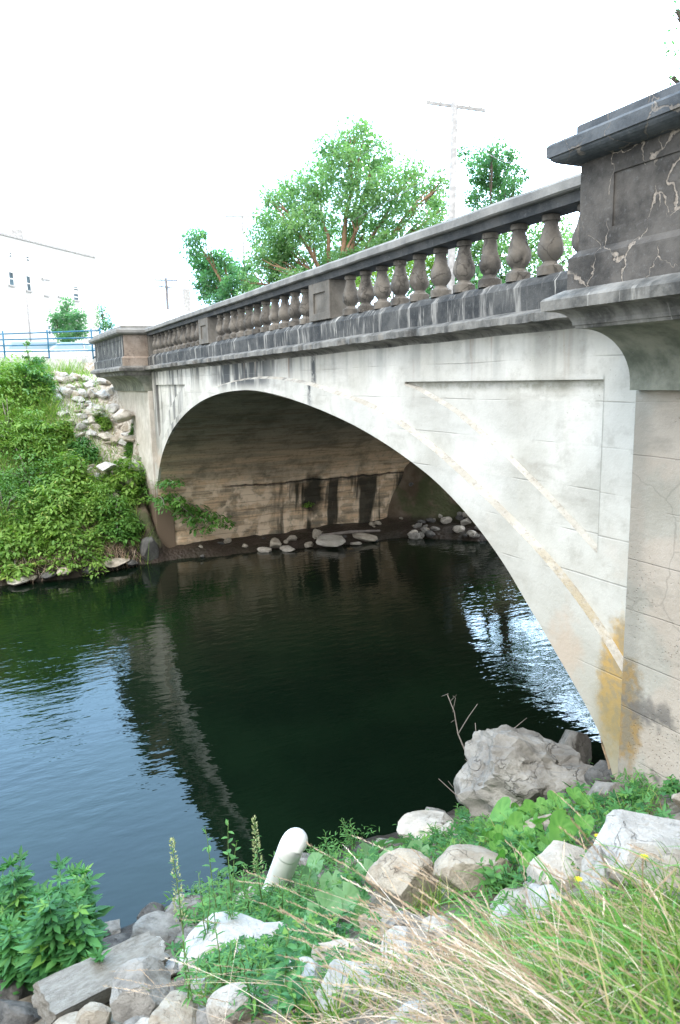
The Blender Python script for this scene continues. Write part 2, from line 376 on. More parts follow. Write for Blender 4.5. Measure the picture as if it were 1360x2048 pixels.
def m_soffit():
    k = N('stained_arch_soffit_concrete'); x, y, z = k.sep()
    base = k.mix(k.ramp(z, -3.4, -.9), (.70, .50, .32), (.33, .32, .26))
    ln = k.noise(1, 5, .6, k.map((.7, .35, 5.5))); base = k.mix(k.mul(k.ramp(ln, .42, .62), .65), base, (.33, .29, .22))
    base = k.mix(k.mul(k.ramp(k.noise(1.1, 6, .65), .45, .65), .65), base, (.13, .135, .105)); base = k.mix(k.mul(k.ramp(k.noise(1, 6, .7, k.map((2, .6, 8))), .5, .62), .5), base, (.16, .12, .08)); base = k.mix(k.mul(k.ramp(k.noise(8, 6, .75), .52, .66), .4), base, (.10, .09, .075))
    base = k.mix(k.mul(k.ramp(z, -2.6, -3.8), k.ramp(k.noise(2.1, 6), .47, .60)), base, (.78, .62, .45))
    line = k.ramp(k.mth('ABSOLUTE', k.mth('SUBTRACT', k.mth('FRACT', k.mul(k.mth('ADD', z, k.mul(x, .35)), 3.7)), .5)), .03, 0)
    base = k.mix(k.mul(line, .35), base, (.05, .045, .04))
    # springing joint and the wet black runs under it
    jz = k.mth('ADD', z, k.mth('ADD', 3.5, k.mul(k.mth('SUBTRACT', k.noise(1.6, 4), .5), .25)))
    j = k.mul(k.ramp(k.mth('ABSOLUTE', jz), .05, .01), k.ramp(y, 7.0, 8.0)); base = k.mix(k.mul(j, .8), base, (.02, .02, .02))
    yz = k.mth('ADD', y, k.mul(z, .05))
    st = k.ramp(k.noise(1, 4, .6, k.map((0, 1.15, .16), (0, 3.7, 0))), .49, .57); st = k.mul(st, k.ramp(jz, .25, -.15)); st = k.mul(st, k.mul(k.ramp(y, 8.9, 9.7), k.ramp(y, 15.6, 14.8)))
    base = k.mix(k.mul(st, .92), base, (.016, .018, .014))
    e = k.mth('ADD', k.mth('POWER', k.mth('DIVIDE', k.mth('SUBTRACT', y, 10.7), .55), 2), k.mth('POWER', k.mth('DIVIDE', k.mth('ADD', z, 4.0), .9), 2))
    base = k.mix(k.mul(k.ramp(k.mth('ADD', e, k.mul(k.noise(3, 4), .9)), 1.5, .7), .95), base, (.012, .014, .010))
    h = k.mth('SUBTRACT', k.mth('ADD', k.mul(ln, 1.0), k.noise(9, 6, .7)), k.mth('ADD', line, k.mul(j, 2)))
    return k.fin(base, .85, k.bump(h, .8, .04), .25)

def m_ground():
    k = N('bank_soil'); x, y, z = k.sep()
    base = k.mix(k.ramp(k.noise(1.3, 6), .35, .65), (.10, .075, .05), (.19, .15, .11))
    g = k.ramp(k.noise(.9, 5, vec=k.map(loc=(7, 3, 0))), .45, .6); base = k.mix(k.mul(g, .7), base, (.055, .08, .03))
    pale = k.mul(k.mul(k.ramp(x, -25.5, -27.5), k.ramp(k.mth('ADD', y, k.mul(k.noise(1.2, 3), 1.2)), 2.9, 3.9)), k.mul(k.ramp(x, -34, -33), k.ramp(y, 6, 5.6)))
    base = k.mix(pale, base, k.mix(k.ramp(k.noise(9, 5), .4, .6), (.36, .31, .25), (.58, .54, .48)))
    near = k.mul(k.ramp(x, -7.8, -6.8), .7); base = k.mix(near, base, k.mix(k.ramp(k.noise(6, 5), .4, .6), (.12, .10, .075), (.26, .23, .19)))
    wet = k.ramp(k.mth('ADD', z, k.mul(k.noise(2, 4), .3)), -4.85, -5.15); base = k.mix(k.mul(wet, .9), base, (.03, .022, .018))
    h = k.mth('ADD', k.noise(7, 7, .7), k.mul(k.vor(9), .6))
    return k.fin(base, k.ramp(z, -5.0, -5.3, .95, .5), k.bump(h, .9, .06), .25)

def m_water():
    k = N('river_water'); x, y, z = k.sep()
    k.b.inputs['IOR'].default_value = 1.33
    calm = k.ramp(k.noise(.35, 2, .5, k.map(loc=(3, 1, 0))), .35, .65, .35, 1.0)
    near = k.ramp(x, -7.6, -10.5, .30, 1.0)
    v = k.map((2.9, 1.25, 1), src=k.mix(.04, k.co(), k.noise(2, 2)))
    h1 = k.noise(1.9, 3, .5, v); h2 = k.noise(.5, 2, .5, k.map((1.6, .9, 1)))
    h = k.mth('ADD', k.mul(h1, k.mul(calm, near)), k.mul(h2, .6))
    n_ = k.bump(h, .18, .08)
    k.set(k.b.inputs['Roughness'], .015); k.b.inputs['Specular IOR Level'].default_value = .5
    col = k.mix(k.ramp(k.noise(.3, 3), .4, .6), (.002, .0058, .003), (.003, .0085, .004))
    k.set(k.b.inputs['Base Color'], col); k.set(k.b.inputs['Normal'], n_)
    return k.m

def m_fill():
    k = N('lichened_chamfer_concrete'); x, y, z = k.sep()
    base = k.mix(k.ramp(k.noise(1.2, 6, .65), .35, .65), (.36, .33, .28), (.52, .50, .45))
    low = k.mul(k.ramp(z, -1.2, -2.4), k.ramp(k.noise(2.5, 6, .7), .42, .58)); base = k.mix(k.mul(low, .7), base, (.36, .29, .17))
    dk = k.mul(k.ramp(k.noise(1.7, 5), .5, .62), k.ramp(x, -9, -14)); base = k.mix(k.mul(dk, .8), base, (.10, .10, .10))
    base = k.mix(k.mul(k.ramp(k.noise(14, 6, .75), .52, .62), .45), base, (.20, .18, .15))
    return k.fin(base, .92, k.bump(k.noise(20, 6, .75), .9, .02), .15)
M = dict(
    span=m_spandrel(), pier=m_pier(), soffit=m_soffit(), ground=m_ground(), water=m_water(),
    bast=m_dark('blackened_cracked_concrete', cracks=.9), plinth=m_dark('black_streaked_concrete', streaks=.8, c0=(.032, .034, .036), c1=(.095, .095, .092)),
    rail=m_dark('grey_speckled_concrete', c0=(.15, .15, .145), c1=(.27, .265, .25)),
    under=m_dark('underrail_shade_concrete', c0=(.05, .055, .06), c1=(.11, .11, .11)),  # darker than the rail: shade beneath the handrail put into this colour
    bal=m_dark('mottled_baluster_concrete', cracks=.5, c0=(.065, .06, .055), c1=(.20, .18, .155), tan=(.05, .045, .04)),
    tanc=m_dark('pinkish_tan_concrete', cracks=.35, c0=(.24, .19, .15), c1=(.38, .32, .27), tan=(.08, .06, .05)),
    fill=m_fill(),
    ledge=m_dark('lichen_grey_ledge_concrete', streaks=.3, c0=(.05, .05, .048), c1=(.24, .23, .21)),
    cove=m_dark('mossy_cove_concrete', c0=(.10, .11, .085), c1=(.27, .27, .22)),
    pil=m_dark('brown_grey_concrete', streaks=.15, c0=(.10, .092, .08), c1=(.18, .165, .145)),
)

# ------------------------------------------------------------------ the setting
def axis(segs):
    out = []
    for a, b, n in segs: out += list(np.linspace(a, b, n, endpoint=False))
    return np.array(out + [segs[-1][1]])
ax = axis([(-900, -120, 10), (-120, -40, 20), (-40, -33.4, 10), (-33.4, -20, 90), (-20, -9, 22), (-9, 1, 110), (1, 20, 20), (20, 120, 12), (120, 900, 8)])
ay = axis([(-900, -100, 8), (-100, -15, 20), (-15, -2, 30), (-2, 9, 110), (9, 22, 60), (22, 100, 60), (100, 900, 10)])
GX, GY = np.meshgrid(ax, ay, indexing='ij'); GZ = height(GX, GY)
idx = np.arange(GX.size).reshape(GX.shape)
quads = np.stack([idx[:-1, :-1], idx[1:, :-1], idx[1:, 1:], idx[:-1, 1:]], -1).reshape(-1, 4)
ter = np_mesh('ground', np.stack([GX, GY, GZ], -1).reshape(-1, 3), [quads], M['ground'], smooth=True)
tag(ter, 'sloping river banks of brown soil and pale gravel', 'ground', kind='structure')
b = MB(); b.add([(-40, -600, WZ), (3, -600, WZ), (3, 600, WZ), (-40, 600, WZ)], [(0, 1, 2, 3)])
tag(b.build('river_water', M['water'], fix=False), 'dark green river water with small ripples', 'water', kind='structure')
M['asph'] = plain('asphalt', (.06, .06, .062), .9)
b = MB(); b.box(-900, -31.1, 5.9, 15.8, .55, .935); b.box(2.2, 900, 5.9, 15.8, .55, .935)
tag(b.build('road', M['asph']), 'asphalt road leading onto the bridge at both ends', 'road', kind='structure')
M['conc'] = plain('plain_pale_concrete', (.60, .60, .58), .85)
b = MB(); b.box(-37.2, -33.6, -60, 5.0, .7, 1.10)
tag(b.build('pavement', M['conc']), 'pale concrete pavement behind the metal fence', 'pavement', kind='structure')
b = MB(); b.box(-47.5, -37.3, -60, 5.7, .6, .96)
tag(b.build('street', M['asph']), 'asphalt street in front of the white building', 'street', kind='structure')

# ------------------------------------------------------------------ the bridge
XN, XF = -4.70, -24.27            # inner ends of the near and far bastions
gr = lambda x: .0053 * (x + 4.7) if x < -4.7 else 0.0
bridge = empty('arch_bridge', (-14.5, 5.25, WZ), 'long pale concrete arch bridge with blackened parapet of stone balusters crossing the dark river', 'bridge')
bridge.location = (0, 0, 0)
ARC = [(-24.45, -7.0), (-24.40, -5.2), (-24.33, -4.2), (-24.12, -3.35), (-23.65, -2.66), (-22.82, -1.98), (-21.39, -1.26), (-19.38, -.66), (-17.31, -.31), (-15.14, -.18), (-13.55, -.235), (-11.79, -.42), (-10.29, -.65), (-9.35, -.85), (-8.53, -1.07), (-7.82, -1.31), (-7.10, -1.66), (-6.51, -2.05), (-6.08, -2.42), (-5.68, -2.77), (-5.30, -3.11), (-5.02, -3.40), (-4.85, -3.68), (-4.74, -4.0), (-4.66, -4.7), (-4.6, -7.0)]
def resample(P, n):
    P = np.array(P, float); s_ = np.concatenate([[0], np.cumsum(np.hypot(*np.diff(P, axis=0).T))])
    # catmull-rom
    out = []
    for t in np.linspace(0, s_[-1], n):
        i = min(max(np.searchsorted(s_, t) - 1, 0), len(P) - 2); u = (t - s_[i]) / (s_[i + 1] - s_[i])
        p0 = P[max(i - 1, 0)]; p1 = P[i]; p2 = P[i + 1]; p3 = P[min(i + 2, len(P) - 1)]
        h_ = s_[i + 1] - s_[i]
        m1 = (p2 - p0) / (s_[i + 1] - s_[max(i - 1, 0)]) * h_; m2 = (p3 - p1) / (s_[min(i + 2, len(P) - 1)] - s_[i]) * h_
        out.append((2 * u**3 - 3 * u**2 + 1) * p1 + (u**3 - 2 * u**2 + u) * m1 + (-2 * u**3 + 3 * u**2) * p2 + (u**3 - u**2) * m2)
    return np.array(out)
AC = resample(ARC, 170)
arc_x = np.maximum.accumulate(AC[:, 0] + np.arange(len(AC)) * 1e-6)
def zin(x): return float(np.interp(x, arc_x, AC[:, 1]))
RING = np.array([(-24.27, -2.55), (-23.4, -1.95), (-22.2, -1.32), (-20.6, -.78), (-18.6, -.30), (-16.48, -.02), (-14.2, .09), (-12.19, .0), (-10.62, -.20), (-9.34, -.42), (-8.05, -.82), (-7.09, -1.22), (-6.62, -1.44), (-5.95, -1.78), (-5.49, -2.06), (-5.08, -2.37), (-4.70, -2.72)])
RC = resample(RING, 120)
def zring(x): return float(np.interp(x, RC[:, 0], RC[:, 1]))
def band(mb, xs, zlo, zhi, y0, y1, ch=0.0, mi=0, mit=1):
    """solid between two curves zlo(x), zhi(x); ch: chamfer height at the top front"""
    n = len(xs); vs = []
    for x in xs:
        a, c = zlo(x), zhi(x); vs += [(x, y0, a), (x, y0, c - ch), (x, y1, c), (x, y1, a)]
    fr, tp, bk, bt = [], [], [], []
    for i in range(n - 1):
        p, q = i * 4, i * 4 + 4
        fr.append((p, q, q + 1, p + 1)); tp.append((p + 1, q + 1, q + 2, p + 2)); bk.append((p + 2, q + 2, q + 3, p + 3)); bt.append((p + 3, q + 3, q, p))
    e = (n - 1) * 4
    mb.add(vs, fr + bk + bt + [(0, 1, 2, 3), (e + 3, e + 2, e + 1, e)], mi); mb.add(vs, tp, mit if ch else mi)
xs = np.linspace(XF - .04, XN + .04, 160)
TOP = .50
ztop = lambda x: TOP + gr(x)
wall = MB()
zi = lambda x: min(zin(x), ztop(x) - .05)
band(wall, xs, lambda x: zi(x) + .02, ztop, 5.31, 5.9)
# raised sheet over it, leaving the triangular panels sunk
plow = np.array([(-8.75, -.055), (-8.40, -.13), (-7.6, -.38), (-6.63, -.83), (-5.81, -1.28), (-5.2, -1.66)])
pl = lambda x: float(np.interp(x, plow[:, 0], plow[:, 1]))
mir = lambda x: -28.97 - x
ptop = -.05
r0 = lambda x: zring(x) - .05
xl = np.linspace(mir(-8.75), -8.75, 90)
band(wall, xl, r0, lambda x: ztop(x) - .003, 5.25, 5.309)
for a, c, f_ in ((-8.75, -5.2, pl), (mir(-5.2), mir(-8.75), lambda x: pl(mir(x)))):
    q = np.linspace(a, c, 40)
    band(wall, q, lambda x: ptop, lambda x: ztop(x) - .003, 5.25, 5.309)
    band(wall, q, r0, f_, 5.25, 5.309, ch=.035, mi=0, mit=1)
band(wall, np.linspace(-5.2, XN + .04, 12), r0, lambda x: ztop(x) - .003, 5.25, 5.309)
band(wall, np.linspace(XF - .04, mir(-5.2), 12), r0, lambda x: ztop(x) - .003, 5.25, 5.309)
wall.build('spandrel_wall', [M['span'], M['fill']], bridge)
ring = MB()
ri = np.unique(np.concatenate([np.linspace(XF - .04, XN + .04, 150), AC[(AC[:, 0] > XF) & (AC[:, 0] < XN), 0]]))
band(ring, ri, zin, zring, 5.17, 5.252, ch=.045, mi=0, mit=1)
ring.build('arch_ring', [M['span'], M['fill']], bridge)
back = MB(); band(back, xs, zi, ztop, 15.9, 16.3); back.build('rear_spandrel_wall', M['span'], bridge)
# vault
ysamp = np.linspace(5.175, 16.28, 60)
V = []
for (x, z) in AC:
    for yv in ysamp:
        o_ = 0.0
        if z < -3.5: o_ = .07 + .05 * vnoise(yv * 1.7, z * 2.1)
        nx = 1 if x < -14.5 else -1
        rough = .02 * vnoise(yv * 2.3 + 4, z * 3.1 + x)
        V.append((x + nx * (o_ + rough), yv, z + (rough if abs(x + 14.5) < 8 else 0)))
ni, nj = len(AC), len(ysamp); id_ = np.arange(ni * nj).reshape(ni, nj)
q = np.stack([id_[:-1, :-1], id_[:-1, 1:], id_[1:, 1:], id_[1:, :-1]], -1).reshape(-1, 4)
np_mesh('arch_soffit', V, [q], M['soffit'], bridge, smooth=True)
b = MB(); b.box(XF - 6.2, XN + 6.2, 5.65, 16.2, .52, .90); b.build('deck', M['asph'], bridge)
b = MB(); b.box(-30.6, 1.4, 15.9, 16.25, .905, 1.75); b.build('rear_parapet', M['bal'], bridge)
# ledge with cove
xe = np.linspace(XF + .02, XN - .02, 60)
cv = [(5.06 + .19 * math.sin(t), .515 - .075 * (1 - math.cos(t))) for t in np.linspace(0, math.pi / 2, 7)]
def jag(seed, amp): return lambda x: gr(x) + amp * float(vnoise(x * 3.1 + seed, seed))
led = MB(); xl_ = np.linspace(XF + .02, XN - .02, 420)
def bite(x):
    v_ = float(vnoise(x * 2.7 + 3, 8.5)) + .35 * float(vnoise(x * 9, 3.3)); return min(.055, max(0, v_ - .42) * .16)
def ledprof(x):
    b_ = bite(x); n1 = .007 * float(vnoise(x * 11, 1.2)); n2 = .007 * float(vnoise(x * 13, 6.2))
    return [(5.7, .655), (5.15, .655), (5.02 + b_ * .4, .615 + n1), (5.0 + b_, .60 - b_ * .5 + n1), (5.0 + b_ * 1.3 + n2, .525 + b_ * .25 + n2)] + [(max(y, 5.06 + b_ * .6), z) for y, z in cv] + [(5.7, .44)]
led.extrude_x(ledprof, xl_, jag(3, .006)); led.build('ledge', M['ledge'], bridge)
# cove below the ledge, in mossy paint
pln = MB(); pln.extrude_x([(5.62, .64), (5.155, .64), (5.15, .895), (5.20, .955), (5.24, .985), (5.62, .985)], xe, gr); pln.build('plinth', M['plinth'], bridge)
hr = MB(); hr.extrude_x([(5.56, 1.66), (5.10, 1.66), (5.08, 1.675), (5.08, 1.755), (5.11, 1.785), (5.53, 1.79), (5.56, 1.76)], xe, jag(9, .004)); hr.build('handrail', M['rail'], bridge)
sr = MB(); sr.extrude_x([(5.48, 1.565), (5.17, 1.565), (5.165, 1.60), (5.15, 1.658), (5.50, 1.658)], xe, gr); sr.build('rail_bed', M['under'], bridge)

def baluster_mesh(seed, broken):
    prof = [(.128, 0), (.130, .05), (.128, .085), (.10, .10), (.075, .118), (.070, .135), (.085, .155), (.110, .185), (.127, .22), (.131, .255), (.126, .295), (.112, .34), (.096, .385), (.082, .43), (.072, .475), (.068, .50), (.070, .512), (.088, .520), (.090, .545), (.088, .575)]
    n = 26; vs = []; fs = []
    for (r_, z) in prof:
        for k in range(n):
            a = 6.28318 * k / n
            d = .006 * mnoise.noise(Vector((math.cos(a) * 3 + seed * 7, math.sin(a) * 3, z * 14)))
            rr = r_ + d
            if broken and .16 < z < .40:
                c = mnoise.noise(Vector((math.cos(a) * 1.3 + seed * 3, math.sin(a) * 1.3, z * 4)))
                if c > .12: rr -= .035 * min(1, (c - .12) * 8)
            vs.append((rr * math.cos(a), rr * math.sin(a), z))
    for i in range(len(prof) - 1):
        for k in range(n): fs.append((i * n + k, i * n + (k + 1) % n, (i + 1) * n + (k + 1) % n, (i + 1) * n + k))
    fs.append(tuple(range(n))[::-1]); fs.append(tuple((len(prof) - 1) * n + k for k in range(n)))
    me = bpy.data.meshes.new('baluster'); me.from_pydata(vs, [], fs); me.materials.append(M['bal'])
    me.polygons.foreach_set('use_smooth', [True] * len(fs)); me.set_sharp_from_angle(angle=math.radians(50)); me.update(); return me
bmesh_var = [baluster_mesh(s_, s_ % 2) for s_ in range(5)]
PIL = [(-11.63, -10.84), (-18.28, -17.5)]
bx = [-6.045 - .4865 * i for i in range(10)] + [-5.56, -5.08] + [-12.09 - .4865 * i for i in range(11)] + [-18.73 - .4865 * i for i in range(11)]
for i, x in enumerate(bx):
    o = link('baluster', bmesh_var[(i * 3 + i // 4) % 5], bridge); o.location = (x, 5.32, .982 + gr(x)); o.rotation_euler = (0, 0, i * 1.37)
for (a, c) in PIL + [(XN - .24, XN + .02), (XF - .02, XF + .24)]:
    z0 = gr((a + c) / 2); b = MB(); b.box(a, c, 5.19, 5.50, .97 + z0, 1.567 + z0)
    if c - a > .5:
        b.box(a, a + .17, 5.16, 5.19, .975 + z0, 1.56 + z0); b.box(c - .17, c, 5.16, 5.19, .975 + z0, 1.56 + z0)
        b.box(a + .17, c - .17, 5.16, 5.19, 1.40 + z0, 1.56 + z0); b.box(a + .17, c - .17, 5.16, 5.19, .975 + z0, 1.09 + z0)
    b.build('pilaster', M['pil'], bridge, bevel=.006)

def bastion(x0, x1, dz, yf, dark, endmat, far):
    """projecting end block of the parapet with its coved corbel and pier"""
    g_ = dz
    root = bpy.data.objects.new('bastion', None); COL.objects.link(root); root.parent = bridge
    def loft(rings, mi=0, yb=5.75):
        vs = []; fs = []; fe = []
        for (z, o_) in rings: vs += [(x0 - o_, yf - o_, z + g_), (x1 + o_, yf - o_, z + g_), (x1 + o_, yb, z + g_), (x0 - o_, yb, z + g_)]
        for i in range(len(rings) - 1):
            p, q = i * 4, i * 4 + 4
            for k in (0, 2): fs.append((p + k, p + k + 1, q + k + 1, q + k))
            for k in (1, 3): fe.append((p + k, p + (k + 1) % 4, q + (k + 1) % 4, q + k))
        e = (len(rings) - 1) * 4; fs += [(3, 2, 1, 0), (e, e + 1, e + 2, e + 3)]
        b = MB(); b.add(vs, fs, 0); b.add(vs, fe, 1); return b
    b = loft([(.64, .055), (.90, .055), (.955, .0), (.955, -.012), (1.60, -.012)])
    fr = .02
    # frame of the sunk panel
    b.box(x0, x1, yf, yf + .03, 1.46 + g_, 1.60 + g_); b.box(x0, x1, yf, yf + .03, .95 + g_, 1.08 + g_)
    b.box(x0, x0 + .34, yf, yf + .03, 1.08 + g_, 1.46 + g_); b.box(x1 - .34, x1, yf, yf + .03, 1.08 + g_, 1.46 + g_)
    for (xa, xb) in ((x0, x0 + .02), (x1 - .02, x1)): b.box(xa, xb, yf + .03, 5.75, .95 + g_, 1.60 + g_, 1)
    b.build('bastion_body', [dark, endmat], root, bevel=.008)
    cvr = [(1.60 + .065 * (1 - math.cos(t)), .17 * math.sin(t)) for t in np.linspace(0, math.pi / 2, 7)]
    b = loft(cvr + [(1.665, .185), (1.745, .19), (1.765, .175), (1.79, .04), (1.79, .03), (1.872, .03), (1.885, .015)]); b.build('cap', [M['cap'] if not far else M['rail']] * 2, root, bevel=.008)
    cvr = [(.385 + .115 * math.sin(t), .02 + .13 * (1 - math.cos(t))) for t in np.linspace(0, math.pi / 2, 7)]
    b = loft([(.36, .0), (.385, .01)] + cvr + [(.505, .195), (.582, .20), (.60, .185), (.66, .07)]); b.build('bastion_ledge', [M['ledge']] * 2, root)
    pr = [(yf + .03 + .56 * math.sin(t), -.09 + .45 * math.cos(t)) for t in np.linspace(0, math.pi / 2, 16)]
    b = MB(); b.extrude_x([(5.7, .362), (yf + .01, .362)] + pr + [(yf + .59, -.14), (5.7, -.14)], [x0 + .03, x1 - .03], lambda x: g_, smooth=False)
    for f_i in range(len(b.sm)): b.sm[f_i] = len(b.f[f_i]) == 4
    b.build('corbel_cove', [M['cove']], root, angle=30)
    b = MB(); b.box(x0, x1, 5.11, 5.7, -8, -.138 + g_)
    b.build('pier', M['pier'] if not far else M['span2'], root, bevel=.012)
M['span2'] = m_dark('pale_beige_concrete', foot=True, streaks=.25, c0=(.42, .38, .32), c1=(.58, .54, .48))
M['cap'] = m_dark('blue_grey_dark_concrete', cracks=.5, c0=(.05, .058, .068), c1=(.13, .14, .15))
bastion(XN, XN + 5.7, 0.0, 4.42, M['bast'], M['bast'], False)
bastion(XF - 5.7, XF, gr(XF), 4.42, M['plinth'], M['tanc'], True)
# abutment side walls behind the piers
for a_, c_ in ((XN + .2, XN + 5.4), (XF - 5.4, XF - .25)):
    b = MB(); b.box(a_, c_, 5.7, 16.2, -8, .5); b.build('abutment', M['span2'], bridge)


# ------------------------------------------------------------------ rocks
ICO = {}
def ico(sub):
    if sub not in ICO:
        import bmesh
        bm = bmesh.new(); bmesh.ops.create_icosphere(bm, subdivisions=sub, radius=1.0)
        ICO[sub] = (np.array([v.co[:] for v in bm.verts]), np.array([[v.index for v in f.verts] for f in bm.faces])); bm.free()
    return ICO[sub]
def rock_mesh(seed, mat, sub=4, cuts=16, flat=.72, rough=.03, name='rock'):
    r = np.random.default_rng(seed); V, Fc = ico(sub); V = V.copy()
    for i in range(cuts):
        n_ = r.normal(size=3); n_ /= np.linalg.norm(n_); d = r.uniform(.48, .86)
        k = V @ n_; V -= np.outer(np.maximum(k - d, 0), n_)
    for i in range(len(V)):
        p = Vector(V[i]); f = mnoise.fractal(p * 2.1 + Vector((seed, 0, 0)), .8, 2.1, 4)
        V[i] *= 1 + rough * 2.0 * f
    V[:, 2] *= flat
    me = bpy.data.meshes.new(name); me.from_pydata(V.tolist(), [], Fc.tolist()); me.materials.append(mat)
    me.polygons.foreach_set('use_smooth', [True] * len(Fc)); me.set_sharp_from_angle(angle=math.radians(18)); me.update(); return me
ST = dict(
    white=m_stone('white_limestone', (.42, .415, .40), (.66, .65, .62)), grey=m_stone('grey_stone', (.17, .16, .145), (.36, .345, .315)),
    tan=m_stone('tan_sandstone', (.34, .29, .23), (.52, .47, .39)), dark=m_stone('dark_wet_stone', (.07, .07, .07), (.17, .165, .155)),
    pale=m_stone('pale_beige_limestone', (.40, .36, .30), (.62, .58, .52)))
RM = {(c, k): rock_mesh(k * 13 + 5 + sum(map(ord, c)), ST[c], 4 if k < 4 else 3) for c in ST for k in range(6)}
def rock(c, k, loc, size, rz=0.0, tilt=(0, 0), label=None, cat='rock', group=None, name='rock', mesh=None):
    o = link(name, mesh or RM[(c, k % 6)]); o.location = loc
    o.scale = size if hasattr(size, '__len__') else (size, size, size); o.rotation_euler = (tilt[0], tilt[1], rz)
    return tag(o, label, cat, group)
def px_rock(px, py, w_, h_, c, k, label, dz=0.0, rz=None, deep=1.0, tilt=(0, 0), group=None, name='rock', cat='rock'):
    """rock seen at px,py with apparent width and height in photo pixels, resting on the bank"""
    g = ground(px, py + h_ * .30); d = g.dot(F); sx = w_ / FPX * d / 2 * 1.12; sz = h_ / FPX * d / 2 * 1.15
    th = math.atan2(R.y, R.x) if rz is None else rz
    return rock(c, k, (g.x, g.y, g.z + sz * .45 + dz), (sx, sx * deep * .8, sz / .72 * .95), th, tilt, label, cat, group, name)

bl = rock_mesh(902, ST['grey'], 5, 26, .8, .12, 'boulder')
g = ground(1045, 1625); rock('grey', 0, (g.x - .1, g.y, g.z + .28), (.88, .62, .66), math.atan2(R.y, R.x) + .25, (0.1, .12), 'big rough grey boulder at the water edge beside the near pier', 'boulder', name='boulder', mesh=bl)
px_rock(1150, 1500, 90, 100, 'grey', 2, 'dark grey rock leaning against the right side of the big boulder', dz=.05)
px_rock(1215, 1548, 90, 60, 'dark', 1, 'small smooth dark grey stone wedged between boulder and pier')
px_rock(1215, 1590, 100, 75, 'grey', 3, 'rough grey rock lying at the foot of the pier corner')
px_rock(1110, 1590, 90, 60, 'dark', 2, 'dark rock below the big boulder behind heart shaped leaves')
px_rock(960, 1590, 110, 110, 'grey', 1, 'craggy grey rock under the left end of the big boulder', dz=.05)
px_rock(860, 1655, 120, 75, 'pale', 2, 'pale flat topped rock at the waterline left of the boulder')
px_rock(815, 1775, 150, 130, 'tan', 0, 'blocky tan rock standing above the tan grass stalks', dz=.05)
px_rock(950, 1745, 150, 120, 'tan', 3, 'tan rock half covered by weeds, right of the blocky one')
px_rock(1130, 1735, 150, 120, 'pale', 1, 'broad pale beige rock behind the white rocks on the right')
px_rock(1195, 1755, 90, 140, 'white', 0, 'tall white rock with bluish face on the right', deep=.9)
px_rock(1100, 1800, 100, 85, 'white', 2, 'small white rock between two bigger white rocks')
px_rock(1020, 1850, 105, 120, 'white', 1, 'rounded white rock at the edge of the green grass')
px_rock(1310, 1690, 260, 170, 'white', 3, 'largest white boulder at the right edge near the pier', deep=.8)
px_rock(1090, 1660, 120, 60, 'tan', 4, 'reddish tan rock under the leafy vine')
px_rock(450, 1900, 230, 105, 'white', 1, 'wide bright white slab of rock among the weeds')
px_rock(540, 1885, 120, 80, 'white', 4, 'white rock to the right of the wide bright slab')
px_rock(615, 1955, 120, 120, 'white', 2, 'white rock partly hidden behind dark leafy weeds')
px_rock(690, 1905, 120, 80, 'pale', 3, 'pale grey rock above the white angular rock')
px_rock(715, 1970, 150, 120, 'white', 3, 'white angular rock with a dark hollow beneath')
px_rock(812, 1900, 130, 95, 'white', 0, 'white rock behind a screen of tan grass stalks')
px_rock(325, 1862, 120, 60, 'grey', 4, 'low grey rock at the water edge by the seedy weed')
px_rock(375, 1815, 110, 50, 'grey', 2, 'grey rock under the weeds just above the water')
px_rock(290, 2000, 150, 130, 'grey', 1, 'smooth blue grey boulder beside the concrete slab', dz=.05)
px_rock(345, 1935, 55, 50, 'white', 2, 'little white stone next to the end of the concrete slab')
px_rock(30, 2030, 100, 75, 'dark', 0, 'dark grey rock in the bottom left corner')
px_rock(20, 1980, 120, 70, 'dark', 3, 'dark shaded rock under the lobed leaves on the left')
px_rock(185, 2040, 90, 60, 'tan', 2, 'small brown rock below the concrete slab')
px_rock(350, 2030, 110, 80, 'tan', 1, 'brown rock in front of the smooth boulder')
px_rock(480, 2010, 120, 80, 'pale', 4, 'pale stone below the white slab of rock')
px_rock(830, 2035, 90, 60, 'white', 4, 'white stone deep in the dry grass at the bottom')
px_rock(760, 1850, 110, 60, 'tan', 5, 'tan stone in the gap under the blocky tan rock')
px_rock(880, 1860, 100, 60, 'pale', 5, 'pale stone between tan grass and white rocks')
px_rock(240, 1895, 90, 40, 'dark', 4, 'flat dark stone at the water line above the concrete slab')
px_rock(213, 1868, 26, 22, 'dark', 5, 'tiny dark stone poking out beside the lobed leaf plant')
# broken concrete slab
g1 = at(95, 2010, ground(110, 2045).dot(F) - .12); g2 = at(305, 1905, ground(300, 1960).dot(F) - .12); c = (g1 + g2) / 2; d_ = (g2 - g1)
V_, F_ = ico(4); 
def slab_mesh():
    import bmesh
    bm = bmesh.new(); bmesh.ops.create_cube(bm, size=2); bmesh.ops.subdivide_edges(bm, edges=bm.edges, cuts=12, use_grid_fill=True)
    for v in bm.verts:
        p = v.co.copy(); e = 1 - .05 * max(0, abs(p.x) * abs(p.z) - .6); f = mnoise.fractal(p * 2.3, .8, 2, 4)
        v.co = Vector((p.x * (1 + .05 * f), p.y * e * (1 + .07 * mnoise.noise(p * 1.7)), p.z * (1 + .10 * f) * (1 - .15 * (p.x > .7))))
        if p.x > .8: v.co.x += .12 * mnoise.noise(Vector((p.y * 2, p.z * 2, 3)))
    me = bpy.data.meshes.new('slab'); bm.to_mesh(me); bm.free(); me.materials.append(ST['slab']); 
    for p in me.polygons: p.use_smooth = True
    me.set_sharp_from_angle(angle=math.radians(40)); return me
ST['slab'] = m_stone('rough_grey_concrete', (.30, .285, .25), (.46, .44, .40), sc=3)
